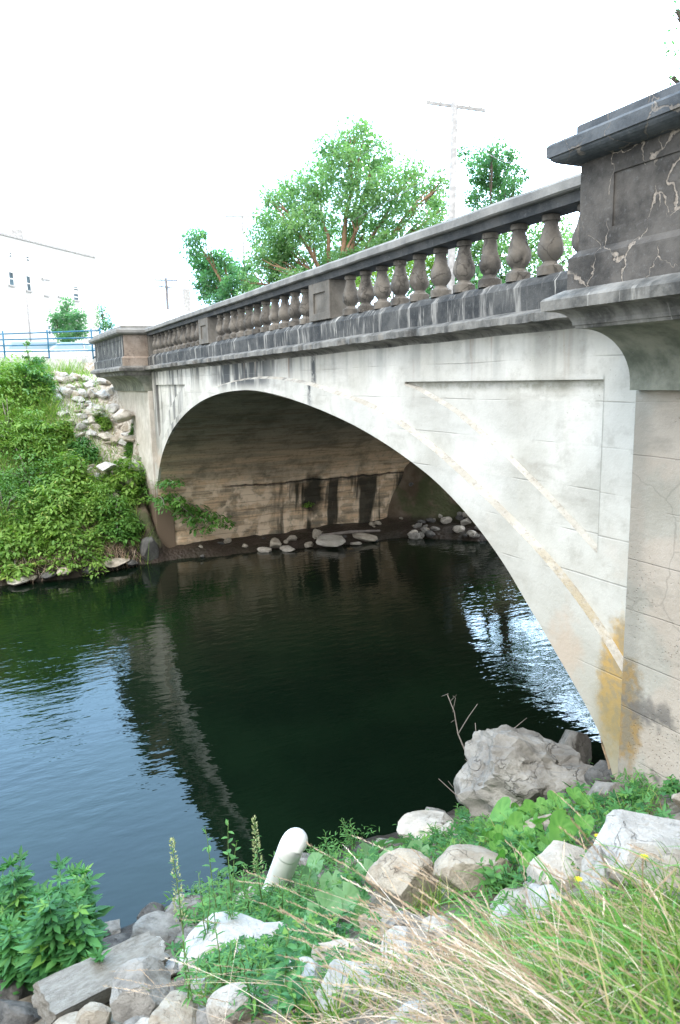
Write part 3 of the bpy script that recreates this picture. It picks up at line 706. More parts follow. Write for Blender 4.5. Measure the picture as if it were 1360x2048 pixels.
o = link('concrete_slab', slab_mesh()); o.location = c; o.scale = (d_.length / 2 * 1.08, .135, .075)
o.rotation_euler = Vector((d_.x, d_.y, d_.z)).to_track_quat('X', 'Z').to_euler(); o.rotation_euler.x += math.radians(18)
tag(o, 'long broken grey concrete slab tilted over the rocks at bottom left', 'slab')

# small riprap filling between the named rocks (near bank)
def scatter_rocks(n, xr, yr, sizes, cols, label, group, seed, flt=None, sink=.25, flat=1.0):
    r = np.random.default_rng(seed); k = 0
    while k < n:
        X = r.uniform(*xr); Y = r.uniform(*yr)
        if flt and not flt(X, Y): continue
        s_ = r.uniform(*sizes) * r.uniform(.8, 1.2); c_ = cols[r.integers(len(cols))]; z = hz(X, Y)
        if z < WZ - .12: continue
        rock(c_, int(r.integers(6)), (X, Y, z + s_ * (.35 - sink)), (s_, s_ * r.uniform(.7, 1), s_ * r.uniform(.6, 1) * flat), r.uniform(0, 6.28), (r.uniform(-.4, .4), r.uniform(-.4, .4)), label, 'rock', group)
        k += 1
scatter_rocks(34, (-6.2, -1.5), (-.2, 4.6), (.08, .20), ['white', 'pale', 'grey', 'tan'], 'small stone filling a gap between bigger bank rocks', 'small stones on the near bank', 3)
scatter_rocks(12, (-7.35, -6.6), (.2, 7), (.10, .22), ['grey', 'dark'], 'small grey stone along the near water edge', 'stones at the near water edge', 4)
# rubble fall beside the far pier
def rub(X, Y): return 2.35 + .35 * math.sin(X * 1.3) + .28 * (X + 31) * .6 < Y
scatter_rocks(130, (-31.6, -25.2), (2.5, 5.05), (.13, .36), ['pale', 'white', 'white', 'tan'], 'angular pale stone in the rubble slope beside the far pier', 'rubble stones beside the far pier', 5, rub, sink=.1)
r_ = atX(212, 932, -25.6); rock('white', 1, (r_.x, r_.y, r_.z), (.42, .5, .26), 1.2, (0, 0), 'single white stone low in the bushes below the rubble slope')
r_ = atX(238, 815, -27.4)
rock('pale', 0, (-26.9, 4.75, -1.35 + .3), (.45, .5, .42), .6, (0, 0), 'biggest beige boulder at the edge of the far pier')
# stones at the foot of the far bank
wl = [(35, 1160, 60, 18, 'pale'), (60, 1158, 40, 14, 'tan'), (130, 1143, 44, 18, 'tan'), (228, 1128, 70, 22, 'tan'), (300, 1102, 44, 60, 'dark'), (262, 1128, 40, 14, 'dark'), (95, 1150, 40, 14, 'dark'), (180, 1140, 40, 16, 'dark')]
wlab = ['long pale stone at the waterline under the left bank', 'small brown stone behind the long pale waterline stone', 'rounded tan stone in the muddy undercut bank', 'flat tan slab at the waterline left of the arch', 'cracked brown block at the foot of the far pier', 'dark wet stone right of the flat tan slab', 'dark wet stone between the pale and the rounded stone', 'dark wet stone in the middle of the muddy bank']
for i, (x, y, w_, h_, c_) in enumerate(wl):
    g = ground(x, y); d = g.dot(F); rock(c_, i, g + Vector((.05, 0, .03)), (w_ / FPX * d * .45, w_ / FPX * d * .6, h_ / FPX * d * .7), 1.2, (0, 0), wlab[i])
ul = [(550, 1092, 30, 22, 'tan'), (575, 1100, 30, 12, 'pale'), (636, 1075, 20, 26, 'tan'), (665, 1084, 70, 18, 'pale'), (725, 1077, 44, 16, 'tan'), (585, 1080, 18, 10, 'tan'), (530, 1102, 30, 10, 'pale'), (712, 1090, 16, 8, 'pale')]
ulab = ['brown block in the stone heap under the arch', 'pale flat stone at the front of the heap under the arch', 'upright tan stone at the end of the flat slab under the arch', 'long flat pale slab on the mud under the arch', 'brown flat rock right of the pale slab under the arch', 'little tan stone behind the heap under the arch', 'leftmost low stone of the heap under the arch', 'small pale stone at the water in front of the brown flat rock']
for i, (x, y, w_, h_, c_) in enumerate(ul):
    g = ground(x, y); d = g.dot(F); rock(c_, i + 1, g + Vector((.0, 0, .05)), (w_ / FPX * d * .5, w_ / FPX * d * .75, h_ / FPX * d * .95), 1.3 + .2 * i, (0, 0), ulab[i])
p1 = ground(640, 1078); p2 = ground(760, 1068)
b = MB(); b.tube([p1 + Vector((0, 0, .12)), (p1 + p2) / 2 + Vector((0, 0, .16)), p2 + Vector((0, 0, .12))], [.05, .06, .04], 8)
M['bark'] = plain('brown_bark', (.16, .11, .075), .9); M['twig'] = plain('grey_twig', (.22, .19, .17), .9); M['limb'] = plain('orange_brown_limb', (.26, .16, .10), .9)
tag(b.build('driftwood_log', M['twig']), 'thin grey log lying on the mud behind the stones under the arch', 'log')
scatter_rocks(55, (-23.8, -20.2), (15.6, 20.5), (.14, .42), ['dark', 'grey', 'dark', 'tan'], 'dark grey stone in the pile beyond the far end of the arch', 'dark stones beyond the arch', 8, sink=.1)
scatter_rocks(26, (-24.1, -22.0), (5.8, 15), (.07, .2), ['dark', 'tan', 'tan'], 'small dark stone on the mud under the arch', 'small stones under the arch', 9)

fr_ = np.random.default_rng(77)
for k in range(34):
    x = fr_.uniform(815, 985); y = 1078 - fr_.uniform(0, 1) * min(70, (x - 790) * .6); g = ground(x, y); s_ = fr_.uniform(.14, .34)
    rock(['grey', 'pale', 'grey', 'dark'][k % 4], k, (g.x, g.y, g.z + s_ * .25), (s_, s_ * .8, s_ * .7), fr_.uniform(0, 6), (fr_.uniform(-.4, .4), 0), 'grey stone in the lit pile on the bank seen through the arch', 'rock', 'lit stones seen through the arch')
# ------------------------------------------------------------------ foliage
def frames(D, Nn):
    """rotation matrices with x along D and z near Nn"""
    D = D / np.linalg.norm(D, axis=1, keepdims=True); y = np.cross(Nn, D); y /= np.linalg.norm(y, axis=1, keepdims=True) + 1e-9
    z = np.cross(D, y); return np.stack([D, y, z], -1)
def ringed(V):
    c = V[0]; O = V[1:]; n = len(O); I = [(c[0] + .55 * (p[0] - c[0]), .55 * p[1], c[2] + .5 * (p[2] - c[2]) + (.035 if i % 2 else -.015)) for i, p in enumerate(O)]
    return [c] + list(O) + I, [(0, 1 + n + i, 1 + n + (i + 1) % n) for i in range(n)] + [f for i in range(n) for f in ((1 + n + i, 1 + i, 1 + (i + 1) % n), (1 + n + i, 1 + (i + 1) % n, 1 + n + (i + 1) % n))]
def tmpl(kind):
    if kind == 'diamond': V = [(0, 0, 0), (.45, .26, .05), (1, 0, -.08), (.45, -.26, .05)]; F_ = [(0, 1, 2), (0, 2, 3)]
    elif kind == 'oval': V = [(0, 0, 0), (.25, .2, .05), (.6, .22, .02), (1, 0, -.15), (.6, -.22, .02), (.25, -.2, .05), (.5, 0, -.02)]; F_ = [(0, 1, 6), (1, 2, 6), (2, 3, 6), (3, 4, 6), (4, 5, 6), (5, 0, 6)]
    elif kind == 'lance': V = [(0, 0, 0), (.3, .09, .03), (.65, .08, -.02), (1, 0, -.18), (.65, -.08, -.02), (.3, -.09, .03), (.5, 0, -.02)]; F_ = [(0, 1, 6), (1, 2, 6), (2, 3, 6), (3, 4, 6), (4, 5, 6), (5, 0, 6)]
    elif kind == 'heart':
        P = [(0, 0), (-.12, .18), (-.08, .36), (.12, .46), (.36, .42), (.62, .28), (1.0, 0)]
        V = [(.36, 0, -.05)] + [(x, y, .06 * abs(y) * 2 - .12 * max(0, x - .4)) for x, y in P] + [(x, -y, .06 * abs(y) * 2 - .12 * max(0, x - .4)) for x, y in P[-2:0:-1]]
        V, F_ = ringed(V)
    elif kind == 'round':
        V = [(.45, 0, -.08)]; n = 22
        for i in range(n):
            a = math.pi + 6.28318 * i / n; r_ = .49 + .03 * (i % 2) + .03 * math.cos(2.5 * a) - (.28 if i == 0 else 0); V.append((.45 + r_ * math.cos(a), r_ * math.sin(a), .06 * math.sin(3 * a + .5)))
        V, F_ = ringed(V)
    elif kind == 'palm':           # five pointed lobes with toothed edges
        V = [(.22, 0, -.02)]; pts_ = [(0, 0)]
        for ang, L in ((100, .45), (50, .8), (0, 1.0), (-50, .8), (-100, .45)):
            a = math.radians(ang); c_, s_ = math.cos(a), math.sin(a)
            for t, w_ in ((.32, .09), (.55, .15), (.62, .12), (.8, .07), (1.0, 0), (.8, -.07), (.62, -.12), (.55, -.15), (.32, -.09)):
                x, y = t * L, w_; pts_.append((.12 + x * c_ - y * s_ , x * s_ + y * c_))
        V += [(x, y, .06 * math.sin(6 * y) - .10 * (x * x + y * y)) for x, y in pts_]; n = len(pts_)
        F_ = [(0, 1 + (i + 1) % n, 1 + i) for i in range(n)]
    return np.array(V, float), np.array(F_)
def leaves(P, D, Nn, S, kind, rnd=None):
    V, Fc = tmpl(kind); Rm = frames(D, Nn); n = len(P)
    W = np.einsum('nij,kj->nki', Rm, V) * np.asarray(S).reshape(-1, 1, 1) + P[:, None, :]
    Q = Fc[None] + (np.arange(n) * len(V))[:, None, None]
    r = rng.random(n) if rnd is None else rnd
    rr = np.repeat(r[:, None], len(V), 1)
    if kind in ('round', 'heart'):          # pale veins running out from the leaf base
        k_ = (len(V) - 1) // 2; pat = np.zeros(len(V)); pat[0] = .5; pat[k_ + 1:] = np.where(np.arange(k_) % 2 == 1, .30, -.25); rr = rr * .6 + .2 + pat[None]
    return W.reshape(-1, 3), Q.reshape(-1, Fc.shape[1]), np.clip(rr, 0, 1).ravel()
def unit(n, r=rng):
    v = r.normal(size=(n, 3)); return v / np.linalg.norm(v, axis=1, keepdims=True)
def cluster_leaves(centers, rad, per, size, kind='diamond', upb=.8, drop=.2, shell=.45, tone=.55):
    """leaves spread over the outside of many small clumps"""
    n = len(centers); C_ = np.repeat(centers, per, 0); rr = np.repeat(np.asarray(rad) * np.ones(n), per)
    u = unit(n * per); rad_ = rr * (shell + (1 - shell) * rng.random(n * per) ** .6)
    P = C_ + u * rad_[:, None] * np.array([1, 1, .75])
    D = unit(n * per) * .7 + u * .9; D[:, 2] -= drop
    Nn = unit(n * per) * .7; Nn[:, 2] += upb
    S = size * rng.uniform(.6, 1.25, n * per)
    rn = np.clip(np.repeat(rng.random(n), per) * tone + rng.random(n * per) * (1 - tone), 0, 1)
    return leaves(P, D, Nn, S, kind, rn)
L = dict(
    tree=m_leaf('glare_paled_tree_leaf', (.12, .27, .15), (.31, .48, .24), trans=.55), tree2=m_leaf('blue_green_leaf', (.07, .21, .13), (.19, .37, .20), trans=.6),  # tree leaf colours paled to stand in for distant haze and glare
    bush=m_leaf('yellow_green_bush_leaf', (.10, .23, .04), (.28, .44, .09), (.40, .45, .13), trans=.4), bushd=m_leaf('deep_green_bush_leaf', (.05, .15, .03), (.15, .31, .055), trans=.35),
    weed=m_leaf('weed_leaf', (.055, .17, .045), (.14, .33, .085), trans=.35), rag=m_leaf('lobed_weed_leaf', (.035, .14, .045), (.10, .29, .085), (.16, .34, .07), trans=.35),
    heart=m_leaf('heart_vine_leaf', (.09, .26, .06), (.19, .42, .10), trans=.4), round=m_leaf('dusty_round_leaf', (.12, .27, .12), (.20, .38, .17), trans=.3),
    grass=m_leaf('green_grass_blade', (.06, .15, .02), (.24, .36, .06), (.50, .42, .22), trans=.35), dry=m_leaf('dry_tan_grass', (.28, .19, .12), (.62, .47, .35), (.78, .66, .55), trans=.2),
    spike=m_leaf('seed_spike', (.28, .33, .15), (.50, .52, .30), trans=.2), yellow=m_leaf('yellow_petal', (.75, .60, .02), (.85, .75, .05), trans=.3))
def cat_np(parts):
    V = []; Q = {}; Rn = []; off = 0
    for v, q, r in parts:
        V.append(v); Q.setdefault(q.shape[1], []).append(q + off); Rn.append(r); off += len(v)
    return np.concatenate(V), [np.concatenate(x) for x in Q.values()], np.concatenate(Rn)

def curve_pts(a, b_, sag, n=6, jit=.0):
    a = Vector(a); b_ = Vector(b_); return [a.lerp(b_, t) + Vector((random.uniform(-jit, jit), random.uniform(-jit, jit), sag * math.sin(t * math.pi) + random.uniform(-jit, jit))) for t in [i / (n - 1) for i in range(n)]]
def tree(name, label, cat, base, blobs, leafm, size, per, barkm, group=None, crad=.5, dens=1.0, limbs=True, tr=.3, kind='diamond', fork=.35):
    """blobs: list of (Vector centre, radius)"""
    root = empty(name, base, label, cat, group); base = Vector(base)
    cen = sum((b_[0] for b_ in blobs), Vector()) / len(blobs)
    tb = MB(); fk = base.lerp(Vector((cen.x, cen.y, cen.z)), fork)
    tb.tube([Vector((0, 0, -.4)), Vector((.05, .03, (fk.z - base.z) * .5)), fk - base], [tr * 1.25, tr, tr * .8], 10)
    tb.build('trunk', barkm, root, fix=False)
    if limbs:
        for (c_, r_) in blobs:
            if (blobs.index((c_, r_)) % 2): continue
            lb = MB(); p = curve_pts(fk, c_ , r_ * .25, 7, r_ * .16); ln = (c_ - fk).length
            r0 = min(tr * .45, .018 * ln + .03); lb.tube([x - base for x in p], list(np.linspace(r0, .03, 7)), 7)
            for q_ in range(3):
                e = c_ + Vector(unit(1)[0]) * r_ * .9; s_ = p[random.choice((3, 4, 5))]
                lb.tube([x - base for x in curve_pts(s_, e, .1 * r_, 5, .06 * r_)], list(np.linspace(max(.02, r0 * .4), .010, 5)), 5)
            lb.build('limb', barkm, root, fix=False)
    parts = []
    for (c_, r_) in blobs:
        n = max(3, int(dens * 16 * (r_ / crad) ** 2 * .55)); u = unit(n); rr = r_ * (.35 + .65 * rng.random(n) ** .5)
        C_ = np.array(c_) + u * rr[:, None] * np.array([1, 1, .85])
        parts.append(cluster_leaves(C_, crad * rng.uniform(.5, 1.1, n), per, size, kind))
    V, Q, rn = cat_np(parts); V = V - np.array(base)
    np_mesh('crown', V, Q, leafm, root, rn)
    return root
def blobs_px(lst, depth, spread=.5):
    out = []
    for i, (x, y, r_) in enumerate(lst):
        d = depth + random.uniform(-spread, spread) * 5; out.append((at(x, y, d), r_ / FPX * d))
    return out
M['barkd'] = plain('dark_bark', (.09, .07, .055), .9)
big = [(712, 275, 38), (660, 300, 30), (745, 315, 45), (690, 340, 48), (630, 365, 40), (590, 400, 42), (550, 390, 22), (540, 435, 30), (600, 455, 45), (650, 420, 40), (715, 400, 50), (775, 370, 42), (825, 345, 32), (845, 395, 40), (880, 360, 22), (790, 430, 45), (730, 465, 48), (660, 490, 42), (570, 505, 38), (520, 470, 24), (620, 540, 40), (860, 450, 34), (560, 560, 34), (690, 540, 45), (770, 510, 50), (830, 500, 40), (885, 415, 20), (545, 480, 26), (522, 515, 24), (540, 545, 26), (500, 565, 22), (575, 470, 30), (560, 520, 30), (510, 600, 26), (590, 560, 30)]
bb = blobs_px(big, 38, .35); tree('broadleaf_tree', 'tallest bright green tree with orange brown limbs behind the middle of the bridge', 'tree', (atX(640, 700, -34)[0], at(650, 600, 38).y, .8), bb, L['tree'], .20, 38, M['limb'], crad=.48, dens=.92, tr=.42, fork=.42)
left = [(392, 478, 20), (385, 508, 16), (410, 525, 26), (400, 565, 20), (440, 520, 22), (455, 545, 26), (430, 570, 26), (470, 575, 24), (495, 535, 16), (445, 600, 22), (500, 575, 22), (415, 590, 16)]
bb = blobs_px(left, 40, .3); tree('broadleaf_tree', 'smaller ragged green tree left of the tallest one, above the handrail', 'tree', (at(520, 640, 40).x, at(520, 640, 40).y, .8), bb, L['tree2'], .19, 38, M['limb'], crad=.40, dens=1.1, tr=.25, fork=.5)
rt = [(985, 298, 24), (950, 318, 20), (1015, 320, 24), (975, 340, 28), (1030, 350, 20), (940, 330, 12), (1000, 375, 24), (960, 370, 24), (1030, 375, 20), (930, 310, 14), (985, 345, 34), (1005, 400, 26), (950, 400, 22), (1020, 425, 26), (975, 430, 26)]
bb = blobs_px(rt, 36, .25); tree('broadleaf_tree', 'small round topped green tree standing right of the white utility pole', 'tree', (at(985, 560, 36).x, at(985, 560, 36).y, .4), bb, L['tree2'], .16, 30, M['barkd'], crad=.32, dens=.8, tr=.12, fork=.35)
low = [(930, 490, 40), (990, 480, 44), (1060, 470, 42), (1110, 460, 36), (1125, 520, 30), (1070, 530, 40), (1000, 540, 40), (940, 545, 40), (1130, 485, 24)]
bb = blobs_px(low, 33, .3); tree('bushy_tree', 'low bushy tree seen between the balusters nearest the end block', 'tree', (at(1020, 620, 33).x, at(1020, 620, 33).y, .3), bb, L['tree'], .20, 34, M['barkd'], crad=.55, dens=1.1, tr=.2, fork=.3)
low = [(700, 580, 34), (750, 560, 36), (800, 545, 36), (850, 525, 36), (880, 560, 30), (650, 590, 30)]
bb = blobs_px(low, 31, .3); tree('bushy_tree', 'low bushy tree seen between the balusters left of the white pole', 'tree', (at(780, 640, 31).x, at(780, 640, 31).y, .3), bb, L['bush'], .20, 30, M['barkd'], crad=.55, dens=1.0, tr=.2, fork=.3)
bb = blobs_px([(135, 610, 12), (125, 635, 20), (148, 640, 20), (120, 655, 18), (155, 660, 18), (135, 675, 20), (110, 640, 8), (160, 628, 9)], 46, .1)
tree('street_tree', 'small rounded green tree in front of the white building', 'tree', (at(137, 700, 46).x, at(137, 700, 46).y, .9), bb, L['tree2'], .16, 26, M['barkd'], crad=.32, dens=1.1, tr=.10, fork=.3)
bb = blobs_px([(203, 615, 7), (208, 635, 12), (220, 652, 12), (205, 655, 12), (235, 665, 8)], 60, .1)
tree('street_tree', 'distant bluish green tree at the right corner of the white building', 'tree', (at(212, 700, 60).x, at(212, 700, 60).y, .9), bb, L['tree2'], .18, 24, M['barkd'], crad=.35, dens=1.0, tr=.10, fork=.3)
# upstream bank: trees that the water mirrors beyond the arch
for i, (x, y, h_) in enumerate([(-26.5, 24, 4.5), (-25.5, 31, 6), (-22.5, 38, 6), (-17, 47, 6), (-10, 56, 6), (-2, 60, 7), (-29, 20, 4)]):
    bs = [(Vector((x + random.uniform(-2, 2), y + random.uniform(-2, 2), hz(x, y) + h_ * random.uniform(.35, .85))), random.uniform(1.2, 1.9)) for k in range(7)]
    lab = ['tree at the bend of the river upstream of the bridge', 'second tree from the bridge on the upstream far bank', 'third tree from the bridge on the upstream far bank', 'fourth tree from the bridge, on the outer bend', 'fifth tree from the bridge at the head of the reach', 'last tree of the upstream row near the horizon', 'tree growing just beyond the far end of the bridge'][i]
    tree('broadleaf_tree', lab, 'tree', (x, y, hz(x, y)), bs, L['tree2'], .34, 16, M['barkd'], 'trees along the upstream bank', crad=.8, dens=.7, tr=.22, limbs=False)

# overhanging twigs at the top right come from a tree behind the end block
bb = [(at(1352, 22, 14), .10), (at(1345, 95, 14), .11), (at(1343, 155, 14), .09), (at(1420, 60, 14), .7), (at(1480, 180, 14.5), .9), (at(1560, 20, 14.5), 1.2), (at(1440, -60, 14), .6)]
g = at(1600, 800, 15); tree('broadleaf_tree', 'tree beyond the right edge whose twig tips hang into the top right corner', 'tree', (g.x, g.y, .9), bb, L['tree2'], .11, 7, M['barkd'], crad=.14, dens=.10, tr=.14, fork=.6)

# ------------------------------------------------------------------ far bank bushes
def shrub(x, y, rx, rz_, leafm, size, label, group=None, kind='diamond', per=26, ncl=70, zoff=0.0, name='shrub'):
    z = hz(x, y); base = Vector((x, y, z)); root = empty(name, base, label, 'shrub', group)
    u = unit(ncl); u[:, 2] = np.abs(u[:, 2]); rr = .35 + .65 * rng.random(ncl) ** .5
    C_ = u * rr[:, None] * np.array([rx, rx, rz_]) + np.array([0, 0, rz_ * .15 + zoff])
    C_[:, 2] *= rng.uniform(.5, 1.25, ncl)
    # lean with the slope
    C_[:, 2] += height(C_[:, 0] + x, C_[:, 1] + y) * .7 + z * .3 - z
    V, Q, rn = leaves_flat(C_, rx * .30, per, size, kind)
    # shoots standing out of the bush, each a stalk with paired leaflets
    sk = rng.integers(0, ncl, 14); tp = C_[sk] + np.stack([rng.normal(0, .12, 14), rng.normal(0, .12, 14), rng.uniform(.15, .5, 14)], -1) + np.array([.1, 0, 0])
    pp = []; dd = []
    for a_, t_ in zip(C_[sk], tp):
        for q_ in range(12):
            f_ = q_ / 11; an = q_ * 2.4; pp.append(a_ + (t_ - a_) * f_); dd.append([math.cos(an), math.sin(an), .15])
    V2, Q2, r2 = leaves(np.array(pp), np.array(dd), unit(len(pp)) * .3 + np.array([0, 0, 1.0]), np.full(len(pp), size * .95), 'lance' if kind == 'diamond' else kind); 
    V_, Qs_, rn_ = cat_np([(V, Q, rn), (V2, Q2, np.clip(r2 * .5 + .5, 0, 1))]); np_mesh('foliage', V_, Qs_, leafm, root, rn_)
    sb = MB()
    for k in range(9):
        c_ = C_[k * 3 % ncl]; sb.tube([Vector((0, 0, -.1)), Vector(c_) * .5 + Vector((0, 0, .15)), Vector(c_)], [.03, .02, .008], 5)
    sb.build('stem', M['twig'], root, fix=False)
    return root
def leaves_flat(C_, rad, per, size, kind):
    """sprays: leaves in flat tiers, as on sumac and locust shoots"""
    n = len(C_); Cc = np.repeat(C_, per, 0); a = rng.random(n * per) * 6.283; r_ = rad * np.sqrt(rng.random(n * per)) * np.repeat(rng.uniform(.6, 1.3, n), per)
    P = Cc + np.stack([np.cos(a) * r_, np.sin(a) * r_, rng.normal(0, rad * .22, n * per) - .25 * r_], -1)
    D = np.stack([np.cos(a), np.sin(a), -.35 + rng.normal(0, .3, n * per)], -1) + unit(n * per) * .5
    Nn = unit(n * per) * .45; Nn[:, 2] += 1
    rn = np.clip(np.repeat(rng.random(n), per) * .6 + rng.random(n * per) * .4, 0, 1)
    return leaves(P, D, Nn, size * rng.uniform(.6, 1.3, n * per), kind, rn)
sh = [  # photo pixel of the middle, radius in px, height in px, colour
    (30, 760, 70, 60, 'bush', 'yellow green bush at the top of the bank beside the frame edge'), (72, 765, 40, 55, 'bush', 'rounded light green bush below the fence next to the rubble'),
    (20, 850, 70, 50, 'bush', 'bright bush on the upper bank at the left frame edge'), (70, 870, 50, 50, 'bush', 'bright bush in the middle of the upper bank'),
    (122, 862, 26, 30, 'bush', 'small light bush touching the rubble slope'), (60, 940, 80, 50, 'bushd', 'wide dark green bush halfway down the bank'),
    (140, 960, 60, 50, 'bush', 'green bush left of the single white stone'), (10, 1000, 60, 60, 'bushd', 'deep green bush low at the left frame edge'),
    (100, 1030, 70, 50, 'bush', 'low bright bush above the bare roots of the bank'), (190, 1010, 50, 46, 'bushd', 'dark bush right of the low bright bush'),
    (250, 960, 50, 44, 'bush', 'leafy bush in front of the foot of the far pier'), (230, 1030, 50, 40, 'bushd', 'dense bush above the cracked brown block'),
    (306, 985, 50, 56, 'bushd', 'dark leafy bush overlapping the left edge of the arch'), (165, 905, 30, 28, 'bush', 'small bush at the lower end of the rubble slope'),
    (35, 1085, 60, 30, 'bush', 'low spreading bush near the waterline on the left'), (150, 1085, 60, 28, 'bush', 'low spreading bush just above the tan roots'),
    (205, 845, 14, 14, 'bush', 'tuft of green leaves growing in the rubble'), (262, 895, 12, 12, 'bushd', 'tiny green bush against the far pier among the stones')]
for i, (x, y, w_, h_, c_, lab) in enumerate(sh):
    g = ground(x, y + h_ * .55); d = g.dot(F); shrub(g.x, g.y, w_ / FPX * d * .95, h_ / FPX * d * 1.15, L[['bush', 'bushd', 'weed'][(i * 2) % 3] if i % 4 == 1 else c_], [.15, .12, .19, .14][i % 4], lab, per=[34, 44, 22, 30][i % 4], ncl=72, kind=['diamond', 'oval', 'lance', 'oval', 'diamond'][i % 5])
g = ground(70, 745)
for i, (x, y) in enumerate([(62, 735), (78, 742)]):
    g = ground(x, 760); shrub(g.x, g.y, .22, 1.15, L['bushd'], .12, ['thin upright green shoot rising in front of the fence', 'second thin shoot, right of the taller one in front of the fence'][i], ncl=24, per=22, name='sapling')
# the branch that hangs in front of the arch
root = empty('overhanging_branch', ground(300, 1010), 'leafy branch reaching right over the water in front of the arch mouth', 'branch'); rp = Vector(root.location)
P0 = rp + Vector((.2, .1, .3)); tips = [atX(p[0], p[1], -23.1) for p in ((345, 960), (360, 1000), (390, 1035), (425, 1050), (455, 1048), (330, 1010), (400, 1055), (440, 1035))]
sb = MB(); cl = []
for t in tips:
    c_ = curve_pts(P0, t, .18, 7, .03); sb.tube([p - rp for p in c_], list(np.linspace(.03, .006, 7)), 5)
    for p in c_[3:]: cl.append(p - rp)
sb.build('stem', M['twig'], root, fix=False)
V, Q, rn = leaves_flat(np.array(cl), .28, 46, .15, 'oval'); np_mesh('foliage', V, [Q], L['bushd'], root, rn)
# ivy and leaves beyond the arch
scatter_rocks(26, (-23.5, -20.6), (16.0, 19.5), (.2, .5), ['grey', 'dark', 'pale'], 'large grey rock in the pile beyond the far end of the arch', 'large stones beyond the arch', 81, sink=-.1)
g = Vector((-23.6, 17.4, hz(-23.6, 17.4))); shrub(g.x, g.y, .9, 1.3, L['bushd'], .16, 'dark green bush hanging beside the far end of the arch', per=30, ncl=60)
g = Vector((-23.0, 20.5, hz(-23, 20.5))); shrub(g.x, g.y, 1.4, 1.5, L['bush'], .18, 'green bush on the bank beyond the pile of dark stones', per=30, ncl=60)
g = atX(613, 1008, -24.2); rt_ = empty('fern_tuft', g + Vector((.05, 0, 0)), 'tiny green plant growing on the wet black wall under the arch', 'plant')
V, Q, rn = leaves_flat(np.array([(.05, 0, 0), (.08, .08, .05), (.06, -.08, -.02)]), .12, 24, .10, 'diamond'); np_mesh('foliage', V, [Q], L['bush'], rt_, rn)

def blades(P, D, Ln, W_, droop, seg=5, tw=0.0, rnd=None):
    """curved ribbons: P base (n,3), D lean direction (n,3), Ln length, W_ width, droop amount"""
    n = len(P); D = D / np.linalg.norm(D, axis=1, keepdims=True); Ln = np.asarray(Ln) * np.ones(n); W_ = np.asarray(W_) * np.ones(n); droop = np.asarray(droop) * np.ones(n)
    side = np.cross(D, np.array([0, 0, 1.0]) + unit(n) * .5); side /= np.linalg.norm(side, axis=1, keepdims=True)
    rows = []
    h_ = D * np.array([1, 1, 0]); h_ /= np.linalg.norm(h_, axis=1, keepdims=True) + 1e-6
    for k in range(seg + 1):
        t = k / seg
        c_ = P + D * (Ln * t)[:, None] + (h_ * .35 + np.array([0, 0, -1.0])) * (droop * Ln * t ** 2.4)[:, None]
        w_ = W_ * (1 - t) ** .6 * .5 if k < seg else W_ * .04
        rows.append(np.stack([c_ - side * w_[:, None], c_ + side * w_[:, None]], 1))
    V = np.stack(rows, 1)                      # n, seg+1, 2, 3
    base = (np.arange(n) * (seg + 1) * 2)[:, None]; Q = []
    for k in range(seg): Q.append(base + np.array([[2 * k, 2 * k + 1, 2 * k + 3, 2 * k + 2]]))
    Q = np.stack(Q, 1).reshape(-1, 4); r = rng.random(n) if rnd is None else rnd
    return V.reshape(-1, 3), Q, np.repeat(r, (seg + 1) * 2)
def patch(n, xr, yr, dens=None):
    X = rng.uniform(*xr, n * 3); Y = rng.uniform(*yr, n * 3); k = np.ones(len(X), bool)
    if dens: k = rng.random(len(X)) < dens(X, Y)
    X = X[k][:n]; Y = Y[k][:n]; return np.stack([X, Y, height(X, Y) - .02], -1)
# grass between the bushes of the far bank
P = patch(34000, (-33, -23.2), (-4.5, 4.6), lambda X, Y: .25 + .75 * (vnoise(X * .9, Y * .9) > -.2) * (1 - .97 * ((X < -25.3) & (Y > 2.75 + .2 * np.sin(X * 2)))))
D = unit(len(P)) * .45; D[:, 2] = 1; V, Q, rn = blades(P, D, rng.uniform(.15, .5, len(P)) * (1 + 1.1 * (vnoise(P[:, 0] * .8 + 3, P[:, 1] * .8) > .15)), .020, rng.uniform(.1, .5, len(P)), 3)
tag(np_mesh('bank_grass', V, [Q], L['bush'], rnd=rn), 'green grass growing between the bushes of the far bank', 'grass', kind='stuff')
P = patch(3500, (-24.3, -23.0), (-3.5, 4.3)); P = P[P[:, 2] > WZ + .15]
D = unit(len(P)) * .6 + np.array([.8, 0, -.1]); V, Q, rn = blades(P, D, rng.uniform(.2, .55, len(P)), .016, .35, 4)
tag(np_mesh('dry_roots', V, [Q], L['dry'], rnd=rn), 'tan dead grass and roots hanging over the muddy undercut of the far bank', 'dry grass', kind='stuff')

